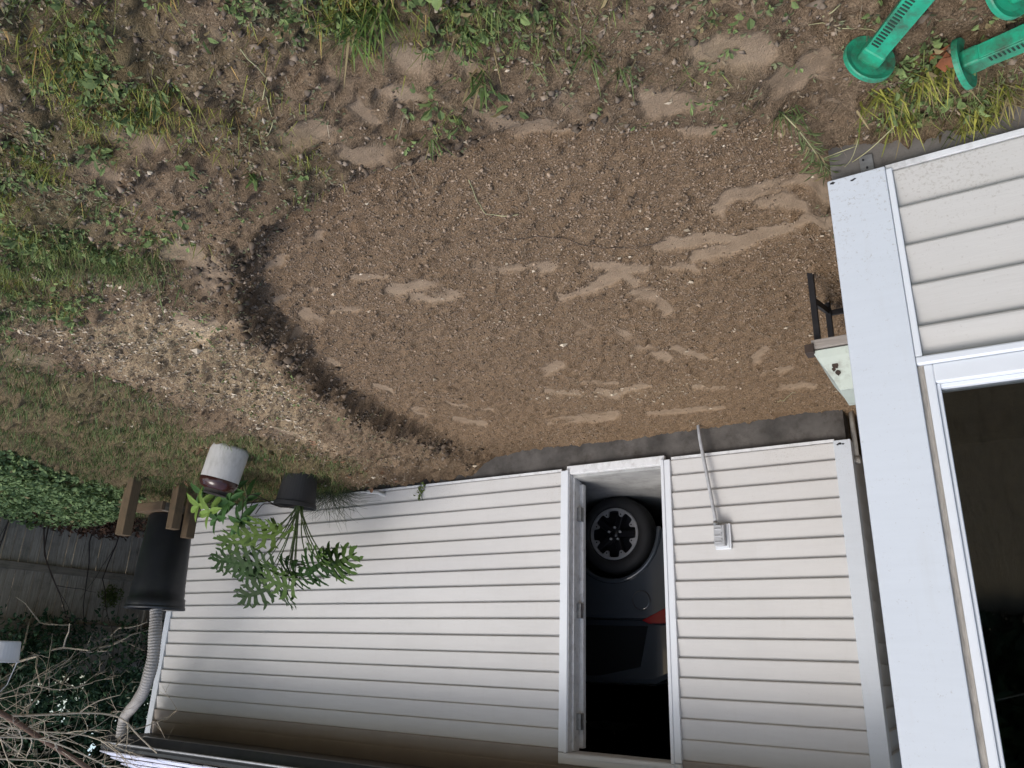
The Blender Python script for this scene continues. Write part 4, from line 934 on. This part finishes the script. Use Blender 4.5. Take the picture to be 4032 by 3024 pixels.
# ================================================================== RAIN BARREL ON TIMBER STAND
BX, BY = 6.68, 4.50; bgz = zground(BX, BY)
std = thing('timber_stand', 'rough timber cradle of short posts holding the black barrel', 'stand', (BX, BY, bgz))
for (x, y, h_) in ((6.60, 4.01, .53), (6.41, 4.35, .40), (6.43, 4.53, .46), (6.98, 4.22, .42), (6.95, 4.78, .45)):
    zg = zground(x, y)
    off(MB().box(x-.045, x+.045, y-.045, y+.045, zg-.05, zg+h_).build('post', M['lumber'], std, bevel=.006), std)
off(MB().box(BX-.20, BX+.20, BY-.254, BY-.216, bgz+.12, bgz+.20).build('cross_beam', M['lumber_x'], std, bevel=.004), std)
off(MB().box(BX-.173, BX-.137, BY-.21, BY+.19, bgz+.12, bgz+.20).build('cross_beam', M['weather_y'], std, bevel=.004), std)
off(MB().box(BX-.13, BX+.19, BY-.21, BY+.19, bgz+.155, bgz+.20).build('deck_board', M['lumber_x'], std, bevel=.004), std)
bz0 = bgz+.202; bh = rz(-.345)-bz0
bar = thing('rain_barrel', 'tall black plastic rain barrel on a timber cradle under the downspout', 'barrel', (BX, BY, bz0))
MB().lathe([(0, 0), (.185, 0), (.20, .015), (.232, bh*.78), (.236, bh*.80), (.238, bh*.88), (.25, bh*.89), (.256, bh*.975), (.252, bh*.985), (.244, bh*.97), (.232, bh*.85), (0, bh*.5)], 40).build('barrel_body', M['blackplastic'], bar, smooth=True)
MB().lathe([(.251, bh*.968), (.262, bh*.972), (.262, bh), (.245, bh), (.245, bh*.985)], 40).build('rim', M['blackplastic'], bar, smooth=True)

# ================================================================== FENCE, IVY BED, TREES
FX = 9.5; fz0, fz1 = .02, rz(.30)
fen = thing('picket_fence', 'weathered grey board fence with horizontal rails behind the barrel', 'fence', (FX, 5.0, 0))
y = 1.2
while y < 8.6:
    wd = random.uniform(.085, .10); t0 = random.uniform(-.03, .03)
    off(MB().box(FX+.045+random.uniform(0, .006), FX+.062, y, y+wd, fz0+random.uniform(-.02, .04), fz1+t0).build('picket', M['weather'], fen), fen); y += wd+random.uniform(.003, .012)
for zr in (-1.41, -.85, -.22):
    off(MB().box(FX, FX+.042, 1.2, 8.6, rz(zr)-.04, rz(zr)+.045).build('rail', M['weather_y'], fen, bevel=.004), fen)
for yy in (1.6, 4.0, 6.45, 8.5):
    off(MB().box(FX-.10, FX-.002, yy-.045, yy+.045, -.1, fz1-.05).build('fence_post', M['weather'], fen, bevel=.004), fen)
# ivy bed
IV = dpoly([(-120,955),(0,985),(70,1002),(150,1032),(250,1050),(300,1056),(290,1100),(150,1120),(0,1118),(-120,1110)], .05)
n = 60000
X = rng.uniform(6.2, 9.4, n); Y = rng.uniform(2.0, 5.6, n); sdv = sd_poly(X+.1*fbm(X, Y, 3, 2, 81), Y+.1*fbm(X, Y, 3, 2, 83), IV); k = sdv < 0; X, Y, sdv = X[k][:9000], Y[k][:9000], sdv[k][:9000]
top = .14*sstep(0, .25, -sdv)*(1+.5*fbm(X, Y, 4, 2, 85))
P = np.stack([X, Y, height(X, Y)+top*rng.uniform(.25, 1.0, len(X))+.01], 1); Dv = rng.normal(0, 1, (len(X), 3)); Dv[:, 2] = Dv[:, 2]*.35
A = leaves(P, Dv, rng.uniform(.035, .065, len(X)), rng.uniform(.03, .055, len(X)), gcol(len(X), (.10, .16, .07), (.30, .40, .165), .02), .35)
o = np_mesh('ivy_ground_cover', *A[:2], M['leaf_matte'], A[2]); tag(o, 'low bed of light green ivy in front of the fence', 'ivy'); o['kind'] = 'stuff'
X = rng.uniform(8.6, 9.45, 1600); Y = rng.uniform(3.4, 5.6, 1600)
P = np.stack([X, Y, height(X, Y)+rng.uniform(0, .22, 1600)*sstep(3.5, 5.2, Y)], 1); Dv = rng.normal(0, 1, (1600, 3))
A = leaves(P, Dv, rng.uniform(.04, .09, 1600), rng.uniform(.02, .045, 1600), soilcol(1600, (.03, .016, .01), (.15, .08, .05)), .6)
o = np_mesh('leaf_litter', *A[:2], M['leaf_matte'], A[2]); tag(o, 'heap of dead brown leaves at the foot of the fence', 'leaf litter'); o['kind'] = 'stuff'
P = np.stack([rng.uniform(4.2, 6.5, 160), rng.uniform(3.6, 5.2, 160), np.zeros(160)], 1); P[:, 2] = height(P[:, 0], P[:, 1])+.012
Dv = rng.normal(0, 1, (160, 3)); Dv[:, 2] *= .2
A = leaves(P, Dv, rng.uniform(.03, .08, 160), rng.uniform(.015, .035, 160), soilcol(160, (.10, .05, .025), (.30, .17, .10)), .4)
o = np_mesh('fallen_leaves', *A[:2], M['leaf_matte'], A[2]); tag(o, 'scattered fallen brown leaves around the pots', 'fallen leaves'); o['kind'] = 'stuff'
# thickets and trees
def foliage(n, c, r, size, lo, hi, droop=.3, shell=.5):
    u = rng.normal(0, 1, (n, 3)); u /= np.linalg.norm(u, axis=1)[:, None]; rad = rng.uniform(shell, 1, n)[:, None]
    P = np.array(c)+u*np.array(r)*rad
    cl = fbm(P[:, 0]+P[:, 2]*.7, P[:, 1]+P[:, 2]*.4, 2.2, 3, int(c[0]*10)) > -.10
    P = P[cl]; m_ = len(P); Dv = rng.normal(0, 1, (m_, 3)); Dv[:, 2] -= droop
    return leaves(P, Dv, size*rng.uniform(.6, 1.3, m_), size*rng.uniform(.35, .7, m_), gcol(m_, lo, hi, .02, (.3, .3, .2)), .8)
def limb(mb, p, d, L, r, depth, spread=.6, n=5, kids=3, grav=0):
    p = np.array(p, float); d = np.array(d, float); d /= np.linalg.norm(d); pts = [p.copy()]; dirs = [d.copy()]
    for i in range(n):
        d = d+rng.normal(0, .16, 3)+np.array([0, 0, grav]); d /= np.linalg.norm(d); p = p+d*L/n; pts.append(p.copy()); dirs.append(d.copy())
    mb.tube(pts, [r*(1-.65*i/n) for i in range(n+1)], 5 if r > .006 else 4, False)
    if depth > 0:
        for k in range(kids):
            i = random.randint(1, n); dd_ = dirs[i]+rng.normal(0, spread, 3); limb(mb, pts[i], dd_, L*random.uniform(.4, .7), r*.5, depth-1, spread, max(3, n-1), kids, grav)
def tree(name, label, base, H, r, crowns, lo, hi, size, nleaf, cat='tree', matk='bark', group=None):
    t = thing(name, label, cat, base, group)
    mb = MB(); mb.tube(resample([base, (base[0]+.08, base[1]-.05, base[2]+H*.5), (base[0]-.05, base[1]+.06, base[2]+H)], .2), [r*(1-.5*i/8) for i in range(20)][:len(resample([base, (base[0]+.08, base[1]-.05, base[2]+H*.5), (base[0]-.05, base[1]+.06, base[2]+H)], .2))], 8)
    for c, rr in crowns:
        limb(mb, (base[0], base[1], base[2]+H*.7), np.array(c)-np.array((base[0], base[1], base[2]+H*.7)), np.linalg.norm(np.array(c)-np.array((base[0], base[1], base[2]+H*.7)))+.1, r*.45, 2, .7, 5, 3)
    off(mb.build('trunk', M[matk], t), t)
    tot = sum(a[0]*a[1]*a[2] for _, a in crowns); Vs, Fs, Cs, o_ = [], [], [], 0
    for c, rr in crowns:
        A = foliage(int(nleaf*rr[0]*rr[1]*rr[2]/tot), c, rr, size, lo, hi); Vs.append(A[0]); Fs.append(A[1]+o_); Cs.append(A[2]); o_ += len(A[0])
    off(np_mesh('crown', np.vstack(Vs), np.vstack(Fs), M['leaf'], np.vstack(Cs), parent=t), t); return t
tree('overhanging_tree', 'dense dark green tree leaning over the fence above the barrel', (10.2, 5.2, 0), 2.0, .09,
     [((9.1, 5.2, 1.85), (.8, 1.3, .75)), ((9.0, 3.9, 1.75), (.8, 1.1, .65)), ((9.6, 6.4, 2.0), (.8, 1.0, .9)), ((9.6, 4.6, 3.2), (1.2, 1.8, .7))], (.014, .032, .016), (.06, .11, .052), .07, 11000)
tree('garden_tree', 'tall leafy tree at the edge of the lawn, its crown over the barrel corner', (8.6, .6, 0), 2.8, .11,
     [((8.4, 1.2, 3.7), (1.7, 1.6, 1.2)), ((8.9, 2.3, 4.6), (1.3, 1.2, .9)), ((9.4, .2, 3.4), (1.3, 1.4, 1.2))], (.016, .034, .016), (.06, .11, .05), .085, 6500)
tree('hedge_tree', 'dark shrubby tree behind the far end of the fence', (11.6, 4.2, 0), 2.2, .08,
     [((11.4, 4.0, 1.6), (.9, 1.6, 1.3)), ((11.4, 6.4, 1.7), (.9, 1.6, 1.4)), ((11.3, 8.2, 1.8), (1, 1.4, 1.5)), ((11.3, 2.4, 1.6), (.9, 1.2, 1.4)), ((11.0, 5.2, 3.6), (1.3, 3.0, 1.2))], (.012, .026, .013), (.045, .08, .036), .17, 34000)
tree('reflection_trees', 'row of unseen trees added to darken the reflection in the house window', (-1.0, -19.0, 0), 3.0, .2,
     [((x_, -19.0+.8*math.sin(x_), 2.6), (2.6, 1.6, 3.2)) for x_ in (-13.0, -10.0, -7.0, -4.0, -1.0, 2.0, 5.0, 8.0)], (.016, .03, .012), (.05, .085, .03), .62, 26000)  # unseen trees added behind the camera to darken the window reflection
# creeper over the fence, light tips catch the light
vt = thing('fence_creeper', 'creeper with pale tipped leaves draped over the upper fence boards', 'creeper', (9.35, 4.6, rz(-.3)))
A = foliage(5200, (9.32, 4.9, rz(.25)), (.18, 1.7, .62), .05, (.02, .045, .02), (.09, .16, .075), .6, .2)
off(np_mesh('foliage', *A[:2], M['leaf'], A[2], parent=vt), vt)
for k in range(7):
    mb = MB(); y0 = random.uniform(3.6, 6.2); limb(mb, (9.42, y0, .05), (0, random.uniform(-.3, .3), 1), random.uniform(.9, 1.6), .010, 1, .5, 6, 2)
    off(mb.build('stem', M['stemdark'], vt), vt)
# moss clump hanging on the fence
mc = onX(240, 1290, FX-.06); A = foliage(420, tuple(mc), (.06, .16, .15), .04, (.06, .08, .02), (.15, .17, .05), .5, .1)
o = np_mesh('yellow_green_clump', *A[:2], M['leaf_matte'], A[2]); tag(o, 'yellow-green leafy clump growing on the fence boards above the barrel', 'leaf clump')
# bare twiggy shrub reaching in front of the gutter
bs = thing('bare_shrub', 'bare pale twiggy branches arching in front of the gutter end', 'shrub', (6.6, 1.9, 0))
mb = MB(); mb.tube(resample([(6.6, 1.9, 0), (6.62, 2.1, 1.0), (6.66, 2.5, 1.75)], .15), .035, 8)
off(mb.build('trunk', M['bark_red'], bs, smooth=True), bs)
def path(px_pts, X, r0, seed, kids=10):
    m_ = MB(); pts = resample([onX(x, y, X+dx_) for x, y, dx_ in px_pts], .06)
    m_.tube(pts, [r0*(1-.6*i/len(pts)) for i in range(len(pts))], 6, False)
    for k in range(kids):
        i = random.randint(1, len(pts)-2); d = pts[i+1]-pts[i]; d = d/np.linalg.norm(d)+rng.normal(0, .7, 3); limb(m_, pts[i], d, random.uniform(.14, .48), r0*.5, 2, .75, 4, 3)
    off(m_.build('branch', M['bark'], bs), bs)
path([(-250,1510,.0),(-60,1545,0),(60,1545,0),(200,1540,.02),(262,1552,.02),(300,1590,.0),(345,1632,-.05),(375,1652,-.05)], 6.6, .013, 1, 16)
path([(-200,1560,.1),(-20,1570,.1),(90,1580,.1),(190,1590,.1),(280,1625,.1)], 6.75, .011, 2, 16)
path([(-200,1600,-.1),(0,1592,-.1),(100,1600,-.1),(180,1630,-.1),(240,1660,-.1)], 6.5, .010, 3, 16)
path([(-200,1540,.2),(0,1500,.2),(60,1480,.2),(130,1490,.2),(200,1475,.2)], 6.9, .008, 4, 10)
path([(-150,1640,.1),(30,1640,.1),(120,1650,.1),(220,1690,.1)], 6.6, .010, 5, 14)
m_ = MB(); pts = resample([onX(x, y, 6.45) for x, y in ((-200, 1470), (-20, 1530), (80, 1590), (190, 1660), (260, 1720))], .06); m_.tube(pts, .020, 7, False)
off(m_.build('branch', M['bark_red'], bs, smooth=True), bs)
# hanging pail at the edge
hp = onX(4, 1407, 6.9); 
pl = thing('hanging_pail', 'white pail hanging by a wire at the edge of the garden', 'pail', tuple(hp))
MB().lathe([(0, -.08), (.115, -.08), (.12, -.07), (.135, .07), (.142, .072), (.142, .082), (.13, .082), (.112, -.06), (0, -.06)], 32).build('pail_body', M['whiteplastic'], pl, smooth=False)
MB().tube([(0, -.138, .076), (0, -.10, .25), (0, 0, .38), (0, .10, .25), (0, .138, .076)], .0035, 6).build('wire_handle', M['whiteplastic'], pl)
MB().tube([(0, 0, .375), (.0, -.05, .9), (.0, -.1, 1.3)], .004, 6).build('hanging_wire', M['metal'], pl)

# ================================================================== single grass tufts that stand out
def tuft(px_, py_, n, L, W, lo, hi, label, z=0, straw=.1, lean=1.1, extra=None):
    p = onZ(px_, py_, z); t = thing('grass_tuft', label, 'grass tuft', (p[0], p[1], zground(p[0], p[1])), 'single grass tufts on bare soil')
    X = p[0]+rng.normal(0, .010+n*.00025, n); Y = p[1]+rng.normal(0, .010+n*.00025, n)
    A = blades('', X, Y, rng.uniform(.5, 1.1, n)*L, np.full(n, W)*rng.uniform(.7, 1.2, n), gcol(n, lo, hi, straw), lean, 5)
    off(np_mesh('blades', *A[:2], M['grass'], A[2], parent=t), t); return t
Y1, Y2 = (.14, .17, .035), (.42, .40, .08); G1, G2 = (.05, .085, .025), (.15, .22, .06)
tuft(1945, 262, 46, .10, .0055, Y1, Y2, 'yellow-green star-shaped tuft before the house foundation', 0, .15)
tuft(1905, 200, 60, .10, .006, Y1, Y2, 'yellow-green tuft touching the nearer green stool foot', 0, .15)
tuft(2000, 150, 90, .10, .006, Y1, Y2, 'dense yellow-green tuft between the two green stool feet', 0, .15)
tuft(2105, 240, 80, .10, .0055, G1, Y2, 'green tuft leaning on the house foundation', 0, .12)
tuft(2165, 185, 70, .11, .005, Y1, Y2, 'straw-coloured tuft beside the farther green stool leg', 0, .35)
tuft(2045, 285, 12, .11, .009, G1, G2, 'broad-bladed tuft against the house foundation', 0, .2)
tuft(770, 55, 60, .12, .006, G1, (.20, .30, .07), 'lush bright green tuft at the near edge of the bare soil', 0, .1)
tuft(815, 25, 50, .12, .006, G1, (.20, .30, .07), 'bright green tuft next to the lush one at the frame edge', 0, .1)
tuft(1010, 60, 40, .07, .007, G1, (.20, .30, .07), 'leafy green tuft with a tall bent stalk', 0, .1)
tuft(1035, 155, 32, .085, .007, G1, G2, 'flat grey-green tuft below the tall bent stalk', -.02, .2)
tuft(935, 285, 18, .08, .005, G1, G2, 'thin upright tuft at the edge of the raked soil', -.03, .15)
tuft(1270, 110, 26, .10, .005, G1, G2, 'sparse dull tuft with splayed dead blades', 0, .35)
tuft(1340, 135, 20, .09, .004, G1, G2, 'small thin tuft right of the splayed one', 0, .25)
tuft(540, 390, 20, .05, .010, G1, G2, 'small rosette weed near the sod edge', 0, .05, 1.4)
tuft(1700, 240, 24, .12, .0035, G1, G2, 'pale wispy seedling grass near the house corner', -.03, .2)
# long trailing runner of crabgrass by the corner
rn = thing('grass_runner', 'long pale runner of grass trailing over soil to the house corner', 'grass runner', tuple(onZ(1800, 370, -.03)))
mb = MB(); q0 = [onZ(x, y, z_) for x, y, z_ in ((1690, 245, -.02), (1720, 275, .02), (1755, 320, .03), (1775, 350, .02), (1800, 375, -.02))]
mb.tube(resample(q0, .02), .0028, 5)
mb2 = MB(); mb2.tube(resample([onZ(1800, 375, -.02), onZ(1870, 330, .04), onZ(1935, 270, .03)], .02), .0018, 5)
mb3 = MB(); mb3.tube(resample([onZ(1800, 375, -.02), onZ(1835, 350, .05), onZ(1855, 300, .07)], .02), .0014, 5); mb4 = MB(); mb4.tube(resample([onZ(1770, 345, .02), onZ(1810, 330, .04), onZ(1850, 315, .03)], .02), .0014, 5)
M['straw'] = simple('straw_stem', (.34, .32, .17), .7, .2, 30, 0)
for q_ in (mb, mb2, mb3, mb4): off(q_.build('stem', M['straw'], rn, smooth=True), rn)
c_ = onZ(1730, 300, 0); nb = 90; t_ = rng.uniform(0, 1, nb)
pp = np.array([resample(q0, .01)[int(a*(len(resample(q0, .01))-1))] for a in t_])
Dv = rng.normal(0, 1, (nb, 3)); Dv[:, 2] = np.abs(Dv[:, 2])*.5
A = leaves(pp, Dv, rng.uniform(.03, .08, nb), rng.uniform(.003, .006, nb), gcol(nb, (.08, .11, .04), (.22, .26, .11), .2), .5)
off(np_mesh('blades', *A[:2], M['grass'], A[2], parent=rn), rn)
# tall bent stalk
tb = thing('bent_stalk', 'tall bent green weed stalk standing above bare soil', 'weed stalk', tuple(onZ(1045, 150, 0)))
b0 = onZ(1048, 150, 0); off(MB().tube(resample([b0, b0+np.array([.004, -.02, .07]), b0+np.array([.01, -.05, .13])], .02), .0018, 5).build('stem', M['stemgreen'], tb), tb)
# loose twigs and white roots
for i, (pts, r, lab) in enumerate([([(1045,245),(1040,300),(1060,370)],.0016,'a'), ([(520,100),(575,150),(572,200),(590,260),(575,300)],.0020,'thin pale root curling over the soil at left'), ([(0,348),(120,400),(260,460),(370,470)],.0022,'long pale stick lying across the thin grass'), ([(1080,515),(1200,512),(1330,535),(1440,520)],.0013,'dark thread-like root across the raked soil'), ([(1775,25),(1815,5)],.002,'short pale straw near the green stool'), ([(1010,430),(1050,462),(1120,455)],.0022,'small curled twig on the raked soil'), ([(1680,885),(1720,860)],.002,'thin stick lying near the garage foundation'), ([(1720,60),(1850,60),(1960,75)],.0015,'dry stem lying beside the green stool leg')]):
    if lab == 'a': continue
    W3 = []
    for x, y in pts:
        q = onZ(x, y, -.08 if 430 < y < 900 and x > 700 else 0); W3.append((q[0], q[1], zground(q[0], q[1])+.008))
    W3 = resample(W3, .03); W3 = [np.array([a[0], a[1], zground(a[0], a[1])+.006]) for a in W3]
    tag(MB().tube(W3, r, 5).build('twig', M['straw'] if i not in (3,) else M['stemdark'], None, smooth=True), lab, 'twig')
